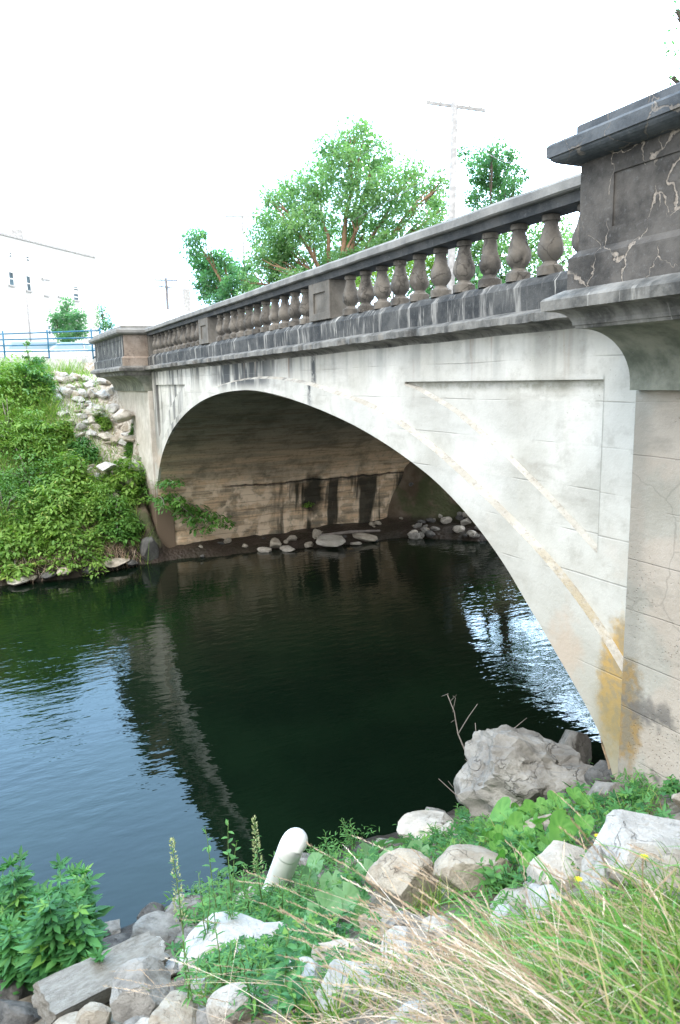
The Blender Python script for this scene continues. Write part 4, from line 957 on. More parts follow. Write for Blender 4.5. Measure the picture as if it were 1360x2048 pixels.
# ------------------------------------------------------------------ near bank plants
def put(name, x, y, label, cat='weed', group=None):
    g = ground(x, y); return empty(name, g, label, cat, group), g
def stem_weed(px, py, tip, kind, leafm, size, nl, label, name='leafy_weed', stems=1, spread=.12, whorl=False, group=None, spike=False, gap0=.15, up=.3):
    """upright weed rooted where px,py meets the bank; tip = photo pixel of its top"""
    root, g = put(name, px, py, label, group=group); d = g.dot(F) - .05
    sb = MB(); P, D, Nn, S = [], [], [], []; sp = []
    for s_ in range(stems):
        T = at(tip[0], tip[1], d * random.uniform(.97, 1.03)) - g
        if s_: T = T * random.uniform(.6, .95) + Vector((random.uniform(-1, 1), random.uniform(-1, 1), 0)) * spread
        o_ = Vector((random.uniform(-.04, .04), random.uniform(-.04, .04), 0)) * (s_ > 0)
        c_ = [o_ + T * t + Vector((random.uniform(-.008, .008), random.uniform(-.008, .008), 0)) for t in np.linspace(0, 1, 9)]
        sb.tube([c_[0] - Vector((0, 0, .1))] + c_, [.008] + list(np.linspace(.007, .002, 9)), 6)
        ang = random.uniform(0, 6.28)
        for k in range(nl):
            t = gap0 + (1 - gap0) * (k + 1) / nl; p = o_ + T * min(t, 1); reps = 3 if whorl else 1
            for q_ in range(reps):
                ang += 2.4 if not whorl else 2.094
                dd = Vector((math.cos(ang), math.sin(ang), up + random.uniform(-.3, .2) + (.8 if t > .93 else 0)))
                P.append(p); D.append(dd); n_ = Vector((random.uniform(-.3, .3), random.uniform(-.3, .3), 1)); Nn.append(n_)
                S.append(size * (1.15 - .65 * t ** 2) * random.uniform(.75, 1.2))
        if spike and not s_: sp.append((o_, T))
    sb.build('stem', M['gstem'], root, fix=False)
    V, Q, rn = leaves(np.array(P, float), np.array(D, float), np.array(Nn, float), np.array(S), kind); np_mesh('foliage', V, [Q], leafm, root, rn)
    if sp:
        PP = []; DD = []
        for o_, T in sp:
            for k in range(170):
                t = random.uniform(.45, 1.03); a = random.uniform(0, 6.28); r_ = .028 * (1.15 - t) / .6
                PP.append(o_ + T * t + Vector((math.cos(a), math.sin(a), 0)) * r_); DD.append(Vector((math.cos(a), math.sin(a), .9)))
        V, Q, rn = leaves(np.array(PP, float), np.array(DD, float), unit(len(PP)), np.full(len(PP), .026), 'diamond'); np_mesh('seed_spike', V, [Q], L['spike'], root, rn)
    return root
M['gstem'] = plain('green_stem', (.12, .20, .06), .7)
# lobed leaf plants at the left
rag = [(60, 1960, (40, 1720)), (130, 1985, (120, 1735)), (170, 1960, (170, 1745)), (10, 1960, (5, 1740)), (95, 1985, (75, 1790)), (150, 1990, (160, 1880)), (30, 1990, (20, 1850)), (185, 1985, (150, 1800))]
rl = ['tall lobed leaf weed in the middle of the left clump', 'tall lobed leaf weed right of the middle of the clump', 'rightmost tall lobed leaf weed over the dark water', 'lobed leaf weed cut by the left frame edge', 'shorter lobed leaf weed inside the clump', 'short star leaved weed low on the right of the clump', 'short star leaved weed low on the left of the clump', 'half grown lobed leaf weed at the right of the clump']
for (x, y, t), lb in zip(rag, rl): stem_weed(x, y, t, 'palm', L['rag'], .21, 8, lb, 'lobed_leaf_weed', stems=3, spread=.2, whorl=True, gap0=.25, up=.2)
# central weeds
cw = [(375, 1960, (345, 1690), 'lance', 'spike', 'slender pale seed spike weed in front of the blue water', 1), (420, 1940, (398, 1745), 'lance', 'weed', 'narrow leaved weed right of the seed spike', 3), (462, 1850, (455, 1640), 'oval', 'weed', 'tall broad leaved weed against the dark water', 2),
      (525, 1830, (508, 1640), 'lance', 'spike', 'dark seed spike left of the white pipe', 1), (440, 1880, (410, 1655), 'oval', 'weed', 'leafy weed left of the tall broad leaved one', 1), (500, 1860, (495, 1740), 'lance', 'weed', 'feathery weed in front of the white pipe', 4),
      (560, 1850, (560, 1760), 'lance', 'weed', 'low feathery weed under the mouth of the pipe', 4), (470, 1910, (450, 1770), 'lance', 'weed', 'feathery weed above the white slab of rock', 4), (600, 1830, (625, 1730), 'lance', 'weed', 'thin weed with pointed leaves right of the pipe', 3),
      (520, 2030, (490, 1880), 'lance', 'rag', 'dark narrow leaved weed in front of the white slab', 3), (570, 2040, (575, 1850), 'oval', 'rag', 'dark toothed weed standing before the white rock', 3), (450, 2000, (430, 1850), 'lance', 'weed', 'narrow weed at the left end of the white slab', 2),
      (710, 1700, (700, 1640), 'lance', 'weed', 'small spray of leaves against the dark water right of the pipe', 3), (660, 1730, (650, 1665), 'lance', 'weed', 'bright pointed leaves over the water right of the pipe', 3), (1350, 1600, (1345, 1560), 'oval', 'rag', 'small green weed at the foot of the pier near the right edge', 4),
      (1290, 1600, (1285, 1575), 'lance', 'rag', 'tiny weed on the stones below the pier', 3), (610, 2050, (600, 1930), 'oval', 'rag', 'broad leaved weed near the bottom centre', 2), (390, 2040, (370, 1900), 'lance', 'weed', 'weed between the smooth boulder and the white slab', 2),
      (930, 1640, (935, 1600), 'lance', 'weed', 'little weed under the bare grey twigs', 3), (880, 1690, (870, 1650), 'lance', 'weed', 'low weed right of the pale flat topped rock', 4), (1000, 1790, (985, 1730), 'oval', 'weed', 'weed in the hollow left of the white rocks', 3), (1000, 1640, (1010, 1500), 'heart', 'heart', 'climbing shoot with light leaves in front of the big boulder', 2)]
for (x, y, t, kd, lm, lb, ns) in cw:
    stem_weed(x, y, t, kd, L['weed' if lm == 'spike' else lm], .085 if kd != 'oval' else .10, 26 if kd == 'lance' else 16, lb, 'leafy_weed', stems=ns, spread=.10, spike=(lm == 'spike'), gap0=.1)
# low carpet of mixed leaves
def carpet(name, poly, n, kind, leafm, size, label, hgt=.12, seed=0):
    r = np.random.default_rng(seed); P = []
    while len(P) < n:
        x, y, a = poly[r.integers(len(poly))]; g = ground(x + r.normal(0, a), y + r.normal(0, a * .55)) if len(P) % 8 == 0 else g + Vector((r.normal(0, .05), r.normal(0, .05), 0))
        P.append((g.x, g.y, hz(g.x, g.y) + r.uniform(0.02, hgt)))
    P = np.array(P); D = unit(n); D[:, 2] = rng.uniform(-.2, .7, n); Nn = unit(n) * .5; Nn[:, 2] += 1
    V, Q, rn = leaves(P, D, Nn, size * rng.uniform(.6, 1.3, n), kind); return tag(np_mesh(name, V, [Q], leafm, rnd=rn), label, 'ground cover', kind='stuff')
carpet('ground_cover', [(450, 1800, 50), (520, 1790, 50), (580, 1810, 40), (640, 1760, 40), (700, 1720, 50), (860, 1700, 40), (500, 1960, 60), (640, 1960, 50), (950, 1680, 50), (1180, 1610, 60), (1300, 1600, 40), (980, 1800, 60), (1050, 1700, 50)], 6500, 'lance', L['weed'], .075, 'low green ground cover of narrow leaves between the near rocks', .16, 5)
carpet('toothed_leaf_cover', [(430, 1850, 30), (480, 1930, 40), (560, 1830, 40), (650, 1880, 40), (870, 1720, 40), (960, 1700, 40), (1060, 1740, 60), (1230, 1640, 40), (760, 1760, 40), (560, 1930, 40)], 2200, 'palm', L['rag'], .07, 'small toothed dark leaves growing among the near rocks', .2, 6)
# round leaves and the heart leaved vine
def leaf_group(name, lst, kind, leafm, label, base, rise=.2, cat='plant'):
    root, g0 = put(name, *base, label, cat); P, D, Nn, S = [], [], [], []; sb = MB()
    for (x, y, s_) in lst:
        g = ground(x, y + s_ * .5); d = (g.dot(F)) - rise; p = at(x, y, d) - g0; q_ = Vector((p.x, p.y, hz(p.x + g0.x, p.y + g0.y) - g0.z))
        sb.tube([q_, q_.lerp(p, .6) + Vector((.01, .01, 0)), p], .003, 5)
        a = random.uniform(0, 6.28); P.append(p); D.append(Vector((math.cos(a) , math.sin(a), -.45)) + Vector((.3, -.1, -.2))); Nn.append(Vector((.45 + random.gauss(0, .45), -.3 + random.gauss(0, .45), 1))); S.append(s_ / FPX * d * random.uniform(.9, 1.1))
    sb.build('stem', M['gstem'], root, fix=False); P = np.array(P, float); D = np.array(D, float); S = np.array(S); Dn = D / np.linalg.norm(D, axis=1, keepdims=True)
    V, Q, rn = leaves(P - Dn * S[:, None] * .4, D, np.array(Nn, float), S, kind); np_mesh('foliage', V, [Q], leafm, root, rn); return root
leaf_group('round_leaf_plant', [(632, 1725, 48), (608, 1755, 56), (645, 1815, 78), (690, 1790, 60), (590, 1795, 44), (665, 1760, 50), (720, 1830, 60), (600, 1850, 50)], 'round', L['round'], 'plant with large round dusty green leaves beside the pipe', (650, 1830))
leaf_group('round_leaf_plant', [(760, 1690, 64), (735, 1705, 50), (800, 1680, 50), (790, 1715, 60), (840, 1700, 46), (730, 1735, 44)], 'round', L['round'], 'plant with big soft leaves above the blocky tan rock', (780, 1730))
rr_ = np.random.default_rng(5); hv = [(990, 1490, 30), (985, 1520, 26), (1018, 1560, 50), (985, 1585, 54), (1040, 1590, 44), (1000, 1625, 60), (1060, 1620, 40), (1030, 1650, 50), (1080, 1590, 34), (1110, 1600, 40), (1150, 1590, 34), (1190, 1605, 36), (1165, 1610, 30), (1085, 1640, 54), (1120, 1660, 60), (1140, 1680, 50), (1060, 1680, 40), (1100, 1690, 46), (1000, 1670, 34), (1170, 1650, 46)]
hv += [(rr_.normal(1060, 60), rr_.normal(1650, 40), rr_.uniform(14, 34)) for k in range(110)]
leaf_group('heart_leaf_vine', hv, 'heart', L['heart'], 'bright vine with heart shaped leaves sprawling over the big boulder', (1050, 1680), rise=.30, cat='vine')

# bare twigs
root, g = put('bare_twigs', 965, 1640, 'bare grey forked twigs standing up in front of the dark water', 'twigs'); b = MB(); d0 = g.dot(F)
def tw(pts_, r0, r1): b.tube([at(x, y, d0) - g + Vector((random.uniform(-.02, .02),) * 3) for x, y in pts_], list(np.linspace(r0, r1, len(pts_))), 6)
tw([(985, 1650), (965, 1570), (945, 1530), (920, 1465), (905, 1425), (892, 1390)], .012, .004); tw([(920, 1465), (935, 1435), (955, 1408)], .006, .003); tw([(905, 1425), (912, 1395), (905, 1392)], .004, .002)
tw([(960, 1530), (955, 1480), (952, 1445)], .008, .003); tw([(955, 1500), (985, 1478), (1000, 1470)], .005, .002); tw([(990, 1480), (1030, 1455), (1055, 1435)], .006, .002); tw([(960, 1640), (925, 1595), (882, 1555)], .009, .003); tw([(905, 1578), (900, 1560)], .004, .002); tw([(945, 1530), (930, 1518)], .004, .002); tw([(1000, 1590), (975, 1610), (968, 1560)], .006, .002); tw([(915, 1450), (908, 1440), (900, 1446)], .003, .002); tw([(892, 1390), (884, 1392)], .003, .001); tw([(898, 1404), (912, 1390)], .003, .001)
b.build('twig', M['twig'], root, fix=False)

# white plastic drain pipe
M['pvc'] = plain('white_pvc', (.86, .86, .85), .35, spec=.5, var=.03)
ge = at(584, 1690, 6.6); gb = ground(545, 1790); ax_ = (ge - gb); L_ = ax_.length
root = empty('drain_pipe', gb, 'white plastic drain pipe sticking out of the weeds over the water', 'pipe')
b = MB(); rP = .112
b.tube([Vector((0, 0, 0)) - ax_ * .3, ax_ * .5, ax_ * .90], rP, 28, cap=False); b.build('pipe_body', M['pvc'], root, fix=False)
b = MB(); n_ = 12; pts_ = [ax_ * (.86 + .02 * k) for k in range(3)] + [ax_ * .92 + (ax_.normalized() * math.sin(t) * .16 + (F * .9 + Vector((0, 0, -.5))) * (1 - math.cos(t)) * .22) for t in np.linspace(0, 1.5, n_)]
b.tube(pts_, [rP * 1.003] * len(pts_), 28, cap=True); b.build('pipe_elbow', M['pvc'], root, fix=False)

# ------------------------------------------------------------------ grass on the near bank
def gzone(n, pix, spread, seed):
    r = np.random.default_rng(seed); gs = [ground(x, y) for x, y in pix]; out = []
    for k in range(n):
        g = gs[r.integers(len(gs))]; X = g.x + r.normal(0, spread); Y = g.y + r.normal(0, spread); out.append((X, Y))
    out = np.array(out); return np.stack([out[:, 0], out[:, 1], height(out[:, 0], out[:, 1]) - .03], -1)
tuft = [(1050, 1900), (1120, 1880), (1200, 1900), (1280, 1880), (1340, 1820), (1330, 1920), (1150, 1960), (1250, 1980), (1330, 2010), (1050, 1980), (1200, 2040), (1300, 2060), (1400, 1900), (1420, 2020), (1100, 2050), (1250, 1850), (1330, 1760)]
P = gzone(3600, tuft, .17, 1); D = unit(len(P)) * .7 + np.array([-.25, -.25, .7]); V, Q, rn = blades(P, D, rng.uniform(.10, .36, len(P)), rng.uniform(.004, .009, len(P)), rng.uniform(.1, .7, len(P)), 6)
tag(np_mesh('green_grass', V, [Q], L['grass'], rnd=rn), 'long green grass blades covering the near bank at bottom right', 'grass', kind='stuff')
P = gzone(160, [(1080, 1860), (1130, 1880), (1300, 1800), (1360, 1850), (1340, 1930), (1200, 1960), (990, 1780), (960, 1840), (1010, 1930)], .14, 2); D = unit(len(P)) * .5 + np.array([-.2, -.5, .9]); V, Q, rn = blades(P, D, rng.uniform(.25, .6, len(P)), rng.uniform(.011, .02, len(P)), rng.uniform(.2, .8, len(P)), 9, rnd=rng.random(len(P)) * .8)
tag(np_mesh('broad_grass_blades', V, [Q], L['heart'], rnd=rn), 'broad arching light green grass blades on the right of the bank', 'grass', kind='stuff')
P = gzone(900, [(430, 2000), (700, 2030), (470, 1900), (860, 1820), (930, 1740), (800, 1980), (640, 2040), (1150, 1640), (1260, 1640), (880, 1760), (1010, 1700)], .12, 4); D = unit(len(P)) * .45 + np.array([0, 0, .9]); V, Q, rn = blades(P, D, rng.uniform(.15, .4, len(P)), rng.uniform(.005, .011, len(P)), rng.uniform(.1, .5, len(P)), 5)
tag(np_mesh('grass_tufts', V, [Q], L['grass'], rnd=rn), 'thin green grass tufts between the stones of the near bank', 'grass', kind='stuff')
# dry stalks sweeping from lower right to upper left
def stalks(n, bases, spread, aims, seed, ln=(.9, 1.7), wd=.005, head=True):
    r = np.random.default_rng(seed); parts = []; Ps = []; Ds = []; Ls = []; Dr = []
    P = gzone(n, bases, spread, seed)
    for k in range(n):
        ax_, ay_ = aims[r.integers(len(aims))]; p = Vector(P[k]); d = p.dot(F)
        T = at(ax_ + r.normal(0, 60), ay_ + r.normal(0, 45), d * r.uniform(1.0, 1.35)) ; v = T - p; l = v.length * r.uniform(.5, 1.0); dr = r.uniform(.08, .25)
        v = v.normalized() + Vector((0, 0, dr * .9)); Ds.append(v.normalized()[:]); Ls.append(min(l, 2.2)); Dr.append(dr); Ps.append(p[:])
    Ps = np.array(Ps); Ds = np.array(Ds); Ls = np.array(Ls); Dr = np.array(Dr); rnd_ = rng.random(n)
    parts.append(blades(Ps, Ds, Ls, wd * rng.uniform(.6, 1.2, n), Dr, 8, rnd=rnd_))
    if head:
        h_ = Ds * np.array([1, 1, 0]); h_ /= np.linalg.norm(h_, axis=1, keepdims=True)
        PP = []; DD = []; R_ = []
        for q_ in range(26):
            t = .78 + .22 * q_ / 26; c_ = Ps + Ds * (Ls * t)[:, None] + (h_ * .35 + np.array([0, 0, -1.0])) * (Dr * Ls * t ** 2.4)[:, None]
            PP.append(c_); DD.append(Ds * 1.2 + unit(n) * .30); R_.append(rnd_)
        parts.append(leaves(np.concatenate(PP), np.concatenate(DD), unit(n * 26), np.full(n * 26, .016), 'lance', np.concatenate(R_)))
    return cat_np(parts)
A = [(560, 1830), (640, 1750), (700, 1680), (760, 1720), (800, 1800), (880, 1700), (620, 1900), (520, 1760), (900, 1850), (700, 1850)]
V, Q, rn = stalks(125, [(1150, 2080), (1080, 2040), (1250, 2120), (1000, 2000), (1200, 2060), (1100, 1990), (950, 2060)], .12, A, 21, wd=.004)
tag(np_mesh('dry_grass_sheaf', V, Q, L['dry'], rnd=rn), 'sheaf of long dry tan grass stalks sweeping left across the rocks', 'dry grass', kind='stuff')
V, Q, rn = stalks(70, [(1250, 1980), (1330, 1900), (1380, 2020), (1300, 2080), (1180, 1900)], .2, [(1100, 1650), (1000, 1560), (1250, 1700), (1150, 1800), (1330, 1650), (950, 1850), (1050, 1750)], 22, wd=.003)
tag(np_mesh('dry_grass_arcs', V, Q, L['dry'], rnd=rn), 'thin arching dry stalks rising out of the green grass on the right', 'dry grass', kind='stuff')
V, Q, rn = stalks(22, [(640, 2080), (800, 2070), (520, 2080), (900, 1960), (720, 2000)], .2, [(250, 1850), (420, 1950), (540, 1800), (300, 1970), (780, 1800), (150, 1900), (700, 1900)], 23, wd=.003)
tag(np_mesh('dry_grass_strands', V, Q, L['dry'], rnd=rn), 'scattered dry grass strands crossing in front of the white rocks', 'dry grass', kind='stuff')
P = gzone(1500, [(1000, 2060), (1150, 1980), (1250, 1900), (1330, 1960), (850, 2040), (950, 1990), (1050, 2040), (1150, 2060), (780, 1990), (900, 1920), (640, 2040)], .16, 24); D = unit(len(P)) * .6 + np.array([.1, -.5, .55]); V, Q, rn = blades(P, D, rng.uniform(.15, .45, len(P)), rng.uniform(.003, .006, len(P)), rng.uniform(.2, .6, len(P)), 4)
tag(np_mesh('dry_thatch', V, [Q], L['dry'], rnd=rn), 'matted dry grass thatch at the bottom of the bank', 'dry grass', kind='stuff')
# yellow flowers
fl = [(1295, 1645, 'highest yellow flower, in front of the largest white boulder'), (1195, 1672, 'yellow flower left of the largest white boulder'), (1232, 1686, 'brightest yellow flower between the tall white rock and the boulder'), (1289, 1714, 'yellow flower low on the largest white boulder'), (1157, 1759, 'lowest yellow flower, on the face of the tall white rock')]
for (x, y, lb) in fl:
    g = ground(x, y + 60); d = g.dot(F) - .1; T = at(x, y, d) - g; root = empty('yellow_flower', g, lb, 'flower'); b = MB(); b.tube([Vector((0, 0, -.03)), T * .5 + Vector((.02, 0, 0)), T], .0025, 5); b.build('stem', M['gstem'], root, fix=False)
    a = np.linspace(0, 6.28, 9)[:-1]; D = np.stack([np.cos(a), np.sin(a), .25 + 0 * a], -1); V, Q, rn = leaves(np.tile(np.array(T), (8, 1)), D, np.tile([0, 0, 1.0], (8, 1)), np.full(8, .026), 'oval'); np_mesh('petals', V, [Q], L['yellow'], root, rn)

# ------------------------------------------------------------------ street behind the far bank
M['steel'] = plain('dark_blue_steel', (.01, .13, .24), .5, spec=.5)
fence = empty('metal_fence', (-33.35, 3.2, 1.1), 'dark blue metal pipe fence with four rails on top of the white wall', 'fence'); fl_ = Vector(fence.location)
def zf(px, py): return atX(px, py, -33.35)
b = MB(); zs = [(668, 661), (679.5, 675), (691.5, 688), (703.5, 701)]
for (l_, r2) in zs: 
    p = zf(5, l_); q_ = zf(200, r2); b.tube([p - fl_, q_ - fl_], .028, 8)
for k, (l_, r2) in enumerate(zs):
    p = zf(5, l_); q_ = zf(200, r2); m_ = MB(); m_.tube([p + (p - q_) * .35 - fl_, q_ - fl_], .026, 8); m_.build('rail', M['steel'], fence, fix=False)
for (x, yt, yb) in ((5, 662, 716), (94, 660, 714), (182, 657, 713), (199, 656, 706), (-90, 664, 717)):
    p = zf(x, yt); m_ = MB(); m_.tube([Vector((p.x, p.y, 1.05)) - fl_, p - fl_], .034, 8); m_.build('post', M['steel'], fence, fix=False)
b = MB(); b.box(-33.6, -33.15, -40, 4.35, -.6, 1.085); o = b.build('retaining_wall', M['conc'], bevel=.01); tag(o, 'low white concrete wall under the fence at the top of the bank', 'wall')
# concrete guard rail along the street
gd = empty('guard_rail', (-37.35, 0, 1.0), 'pale grey concrete guard rail between pavement and street', 'guard rail'); b = MB(); b.box(-.14, .14, -25, 5.2, .28, .62); b.build('beam', M['conc'], gd, bevel=.02)
for y in np.arange(-24, 5.5, 2.4): b = MB(); b.box(-.12, .12, y - .15, y + .15, -.1, .28); b.build('post', M['conc'], gd)

M['wpaint'] = plain('white_car_paint', (.78, .78, .79), .3, spec=.6, var=.02); M['spaint'] = plain('silver_car_paint', (.55, .56, .57), .35, spec=.6, var=.02); M['glass'] = plain('blue_grey_car_glass', (.22, .32, .38), .08, spec=.8, var=.02); M['rubber'] = plain('black_tyre_rubber', (.02, .02, .02), .8); M['red'] = plain('red_tail_lens', (.5, .02, .015), .3); M['alloy'] = plain('grey_wheel_rim', (.4, .4, .41), .4)
def car(name, loc, rz, paint, prof, roof, label, L_=4.5, W_=1.75):
    root = empty(name, loc, label, 'car', 'vehicles parked on the street', rz=rz); h = W_ / 2
    def shell(pf, w0, mat, nm, inset=.0):
        b = MB(); n = len(pf); vs = []
        for s_ in (-1, 1):
            for (x, z) in pf: vs.append((x, s_ * (w0 - inset * max(0, z - .9) * 1.2), z))
        fs = [tuple(range(n))[::-1], tuple(range(n, 2 * n))] + [(i, (i + 1) % n, n + (i + 1) % n, n + i) for i in range(n)]; b.add(vs, fs); return b.build(nm, mat, root, bevel=.04)
    shell(prof, h, paint, 'body'); shell(roof, h - .06, M['glass'], 'windows', .28)
    zr = max(z for x, z in roof); rx = [x for x, z in roof if z == zr]; b = MB(); b.box(min(rx) - .03, max(rx) + .03, -h + .24, h - .24, zr - .03, zr + .035); b.build('roof', paint, root, bevel=.03)
    for x in (min(rx), (min(rx) + max(rx)) / 2, max(rx)):
        for s_ in (-1, 1): b = MB(); b.obox((x, s_ * (h - .15), (zr + .9) / 2), (.035, 0, 0), (0, .03, 0), (0, -s_ * .08, (zr - .9) / 2)); b.build('pillar', paint, root)
    for sx in (-1, 1):
        for sy in (-1, 1):
            w_ = MB(); w_.tube([Vector((sx * L_ * .31, sy * (h - .18), .32)), Vector((sx * L_ * .31, sy * (h + .01), .32))], .32, 20); wo = w_.build('tyre', M['rubber'], root); w_ = MB(); w_.tube([Vector((sx * L_ * .31, sy * (h + .0), .32)), Vector((sx * L_ * .31, sy * (h + .025), .32))], .19, 14); w_.build('rim', M['alloy'], wo)
        for sy in (-1, 1): b = MB(); b.box(sx * L_ * .5 - .04, sx * L_ * .5 + .012, sy * (h - .28) - .16, sy * (h - .28) + .16, .62, .78); b.build('tail_light' if sx > 0 else 'headlight', M['red'] if sx > 0 else M['alloy'], root)
    return root
sed = [(-2.2, .3), (-2.25, .55), (-2.1, .78), (-1.2, .92), (1.5, .96), (2.15, .92), (2.25, .6), (2.2, .3)]
c_ = at(135, 700, 42.5); car('parked_sedan', (c_.x, c_.y, .97), math.radians(96), M['wpaint'], sed, [(-1.15, .9), (-.45, 1.38), (.75, 1.40), (1.6, .94)], 'white sedan parked on the street behind the fence')
van = [(-2.2, .35), (-2.25, .8), (-1.5, 1.0), (2.2, 1.05), (2.25, .6), (2.2, .35)]
c_ = at(52, 697, 46); car('parked_pickup', (c_.x, c_.y, .97), math.radians(100), M['spaint'], van, [(-1.4, .98), (-.9, 1.66), (2.0, 1.68), (2.15, 1.0)], 'boxy silver car with red tail light left of the white sedan')

# white building
M['wb'] = plain('white_painted_wall', (.60, .60, .585), .8, var=.03, scale=1.2); M['trim'] = plain('grey_roof_edge', (.40, .39, .38), .8); M['win'] = plain('window_glass', (.05, .10, .13), .5, spec=.2, var=.3, scale=1); M['brick'] = plain('exposed_pink_brick', (.62, .52, .46), .9); M['frame'] = plain('white_window_frame', (.75, .76, .76), .6, var=.03)
C0 = ray(197, 600) * 78; fd = ray(1134, 0); fd = Vector((fd.x, fd.y, 0)) ; 
# horizontal direction whose vanishing point sits at px 1134
fd = Vector((ray(1134, 770).x, ray(1134, 770).y, 0)).normalized(); nrm = Vector((fd.y, -fd.x, 0))
if nrm.dot(C0) > 0: nrm = -nrm
def onf(x, y, out=0.0):
    r = ray(x, y); t = (C0 + nrm * out).dot(nrm) / r.dot(nrm); return r * t
TL = onf(0, 462); TR = onf(190, 514); zr = (TL.z + TR.z) / 2
root = empty('white_building', (C0.x, C0.y, .9), 'three storey white painted building with small windows beyond the street', 'building'); rl_ = Vector(root.location)
A0 = onf(-60, 600); A1 = C0
def fbox(a0, a1, z0, z1, o0, o1):
    """box on the facade between plan points a0,a1"""
    vs = []
    for z in (z0, z1):
        for (p, o_) in ((a0, o0), (a1, o0), (a1, o1), (a0, o1)): vs.append(Vector((p.x, p.y, 0)) + nrm * o_ + Vector((0, 0, z)) - rl_)
    return vs, [(0, 3, 2, 1), (4, 5, 6, 7), (0, 1, 5, 4), (1, 2, 6, 5), (2, 3, 7, 6), (3, 0, 4, 7)]
b = MB(); b.add(*fbox(A0, A1, .5, zr - .2, 0, -14)); b.build('wall', M['wb'], root)
b = MB(); b.add(*fbox(A0, A1, zr - .203, zr, .12, -14.1)); b.build('roof_edge', M['trim'], root)
def win(x0, x1, y0, y1, mat='win', sill=True):
    p = onf((x0 + x1) / 2, (y0 + y1) / 2); a = onf(x0, (y0 + y1) / 2); c_ = onf(x1, (y0 + y1) / 2); zt = onf((x0 + x1) / 2, y0).z; zb = onf((x0 + x1) / 2, y1).z
    e = (c_ - a).normalized() * .09
    b = MB(); b.add(*fbox(a - e, c_ + e, zt, zt + .12, .05, -.02)); b.add(*fbox(a - e, a, zb, zt, .05, -.02)); b.add(*fbox(c_, c_ + e, zb, zt, .05, -.02))
    zm = (zt + zb) / 2; b.add(*fbox(a, c_, zm - .04, zm + .04, .045, -.02)); wo = b.build('window', M['frame'], root)
    b = MB(); b.add(*fbox(a, c_, zb, zt, .02, -.02)); b.build('pane', M[mat], wo)
    if sill: b = MB(); b.add(*fbox(a - e * 1.6, c_ + e * 1.6, zb - .14, zb, .14, -.02)); b.build('sill', M['trim'], wo)
for w_ in ((18, 26, 545, 570), (53, 60, 553, 581), (147, 156, 588, 600), (18, 22, 506, 513, 'win', False), (52, 57, 514, 521, 'win', False), (84, 95, 532, 557, 'brick'), (89, 95, 560, 590, 'frame'), (116, 121, 563, 592, 'frame'), (96, 100, 652, 668, 'win', False), (103, 108, 652, 668, 'win', False), (62, 75, 648, 668, 'frame', False), (147, 155, 574, 580, 'win', False)): win(*w_)
p = onf(62, 475, -.8); b = MB(); b.box(-.5, .5, -.5, .5, 0, 1.2); o = b.build('roof_vent', M['trim'], root); o.location = Vector((p.x, p.y, zr)) - rl_ + nrm * -1.5

# poles and wires
M['pw'] = plain('pale_weathered_pole', (.32, .315, .31), .85); M['wood'] = plain('dark_pole_wood', (.16, .15, .15), .9); M['wire'] = plain('wire', (.25, .26, .28), .6)
def pole(base, top, arms, r, mat, label, name='utility_pole'):
    root = empty(name, base, label, 'utility pole'); base = Vector(base); b = MB(); b.tube([Vector((0, 0, -.3)), Vector(top) - base], [r * 1.25, r], 12); b.build('post', mat, root, fix=False)
    for (a, c_) in arms:
        a = Vector(a) - base; c_ = Vector(c_) - base; dd = (c_ - a); b = MB(); b.obox((a + c_) / 2, dd / 2, dd.normalized().cross(Vector((0, 0, 1))) * .055, (0, 0, .06)); ao = b.build('crossarm', mat, root)
        for t in (.05, .25, .75, .95): q_ = MB(); q_.lathe([(.03, 0), (.05, .03), (.03, .06), (.05, .09), (.03, .14)], a + dd * t + Vector((0, 0, .06)), 8); q_.build('insulator', M['frame'], ao, fix=False)
    return root
D1 = 27.0; T1 = at(909, 205, D1); B1 = at(901, 600, D1); base1 = Vector((B1.x, B1.y, hz(B1.x, B1.y)))
dirp = (T1 - B1); base1 = T1 - dirp * ((T1.z - max(hz(B1.x, B1.y), WZ)) / dirp.z)
pole(base1, T1, [(at(853, 205, D1 * 1.02), at(970, 221, D1 * .98))], .125, M['pw'], 'tall pale utility pole with one long crossarm rising behind the balustrade')
D2 = 70; T2 = at(332, 556, D2); B2 = at(335, 700, D2); pole((T2.x, T2.y, .9), T2, [(at(309, 560, D2), at(355, 561, D2)), (at(316, 572, D2), at(344, 576, D2))], .13, M['wood'], 'dark distant pole with two crossarms left of the ragged tree')
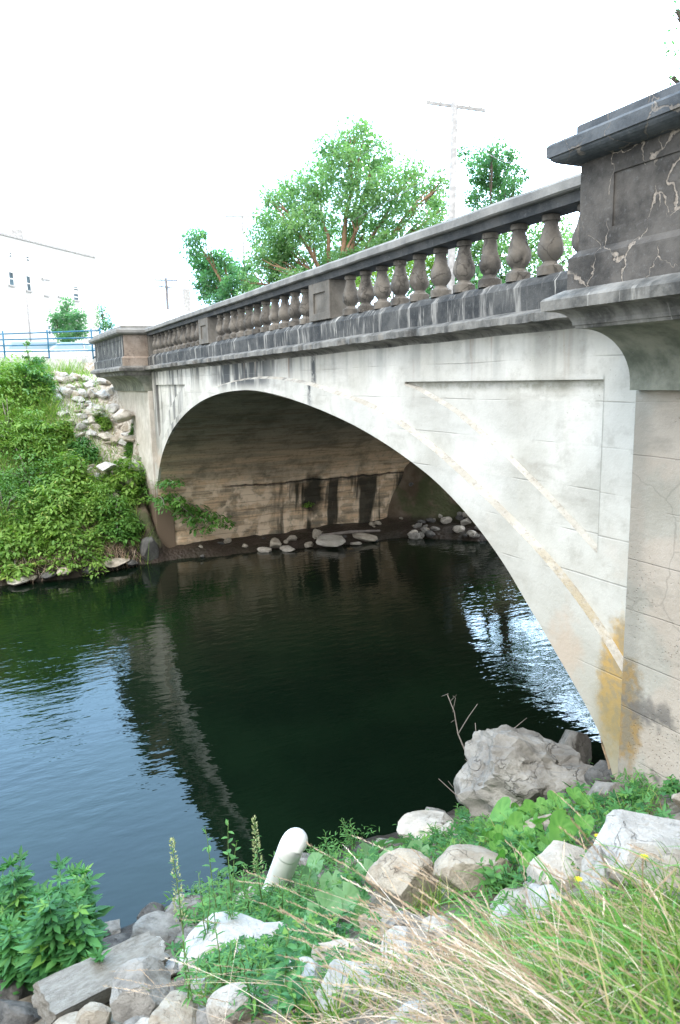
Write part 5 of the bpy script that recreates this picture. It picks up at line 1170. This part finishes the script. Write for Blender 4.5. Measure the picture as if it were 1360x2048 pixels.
D3 = 75; T3 = at(484, 431, D3); pole((T3.x + .2, T3.y, .9), T3, [(at(450, 433, D3), at(512, 434, D3))], .10, M['pw'], 'faint thin pole with one crossarm between the two trees')
D4 = 60; T4 = at(53, 590, D4); pole((T4.x, T4.y, .9), T4, [], .07, M['pw'], 'thin bare pale pole in front of the white building')
def wire(a, c_, sag, label):
    root = MB(); root.tube([a.lerp(c_, t) - Vector((0, 0, sag * math.sin(math.pi * t))) for t in np.linspace(0, 1, 15)], .014, 5); o = root.build('overhead_wire', M['wire'], fix=False); tag(o, label, 'wire')
wire(at(-20, 612, 58), at(140, 634, 62), .25, 'thin overhead wire crossing the front of the white building'); wire(at(-20, 560, 58), at(60, 620, 60), .3, 'second thin wire slanting down across the white building')
wire(at(208, 614, 66), T2, .5, 'faint wire running to the dark distant pole'); wire(T3, at(853, 205, D1 * 1.02), 1.2, 'faint wire from the thin pole to the long crossarm'); wire(at(470, 528, 60), at(905, 330, D1), .6, 'grey wire crossing in front of the tallest tree'); wire(at(909, 258, D1), at(1100, 310, 40), .8, 'thin wire leading right from the pale pole')
wire(T2, at(380, 645, 60), .3, 'thin wire falling right from the dark distant pole')
p = at(373, 606, 66); hs = empty('far_house', (p.x, p.y, .9), 'far white house roof with a small chimney above the handrail', 'house'); b = MB(); b.add([(-4, -4, 0), (4, -4, 0), (4, 4, 0), (-4, 4, 0), (-4, -4, 3.2), (4, -4, 3.2), (4, 4, 3.2), (-4, 4, 3.2)], [(0, 3, 2, 1), (0, 1, 5, 4), (1, 2, 6, 5), (2, 3, 7, 6), (3, 0, 4, 7), (4, 5, 6, 7)]); b.build('wall', M['wb'], hs)
b = MB(); b.add([(-4.3, -4.3, 3.2), (4.3, -4.3, 3.2), (4.3, 4.3, 3.2), (-4.3, 4.3, 3.2), (0, -4.3, 5.4), (0, 4.3, 5.4)], [(0, 1, 4), (1, 2, 5, 4), (2, 3, 5), (3, 0, 4, 5), (0, 3, 2, 1)]); rf = b.build('roof', M['frame'], hs); b = MB(); b.box(-.3, .3, -.3, .3, 4.6, 7.2); b.build('chimney', M['trim'], rf)
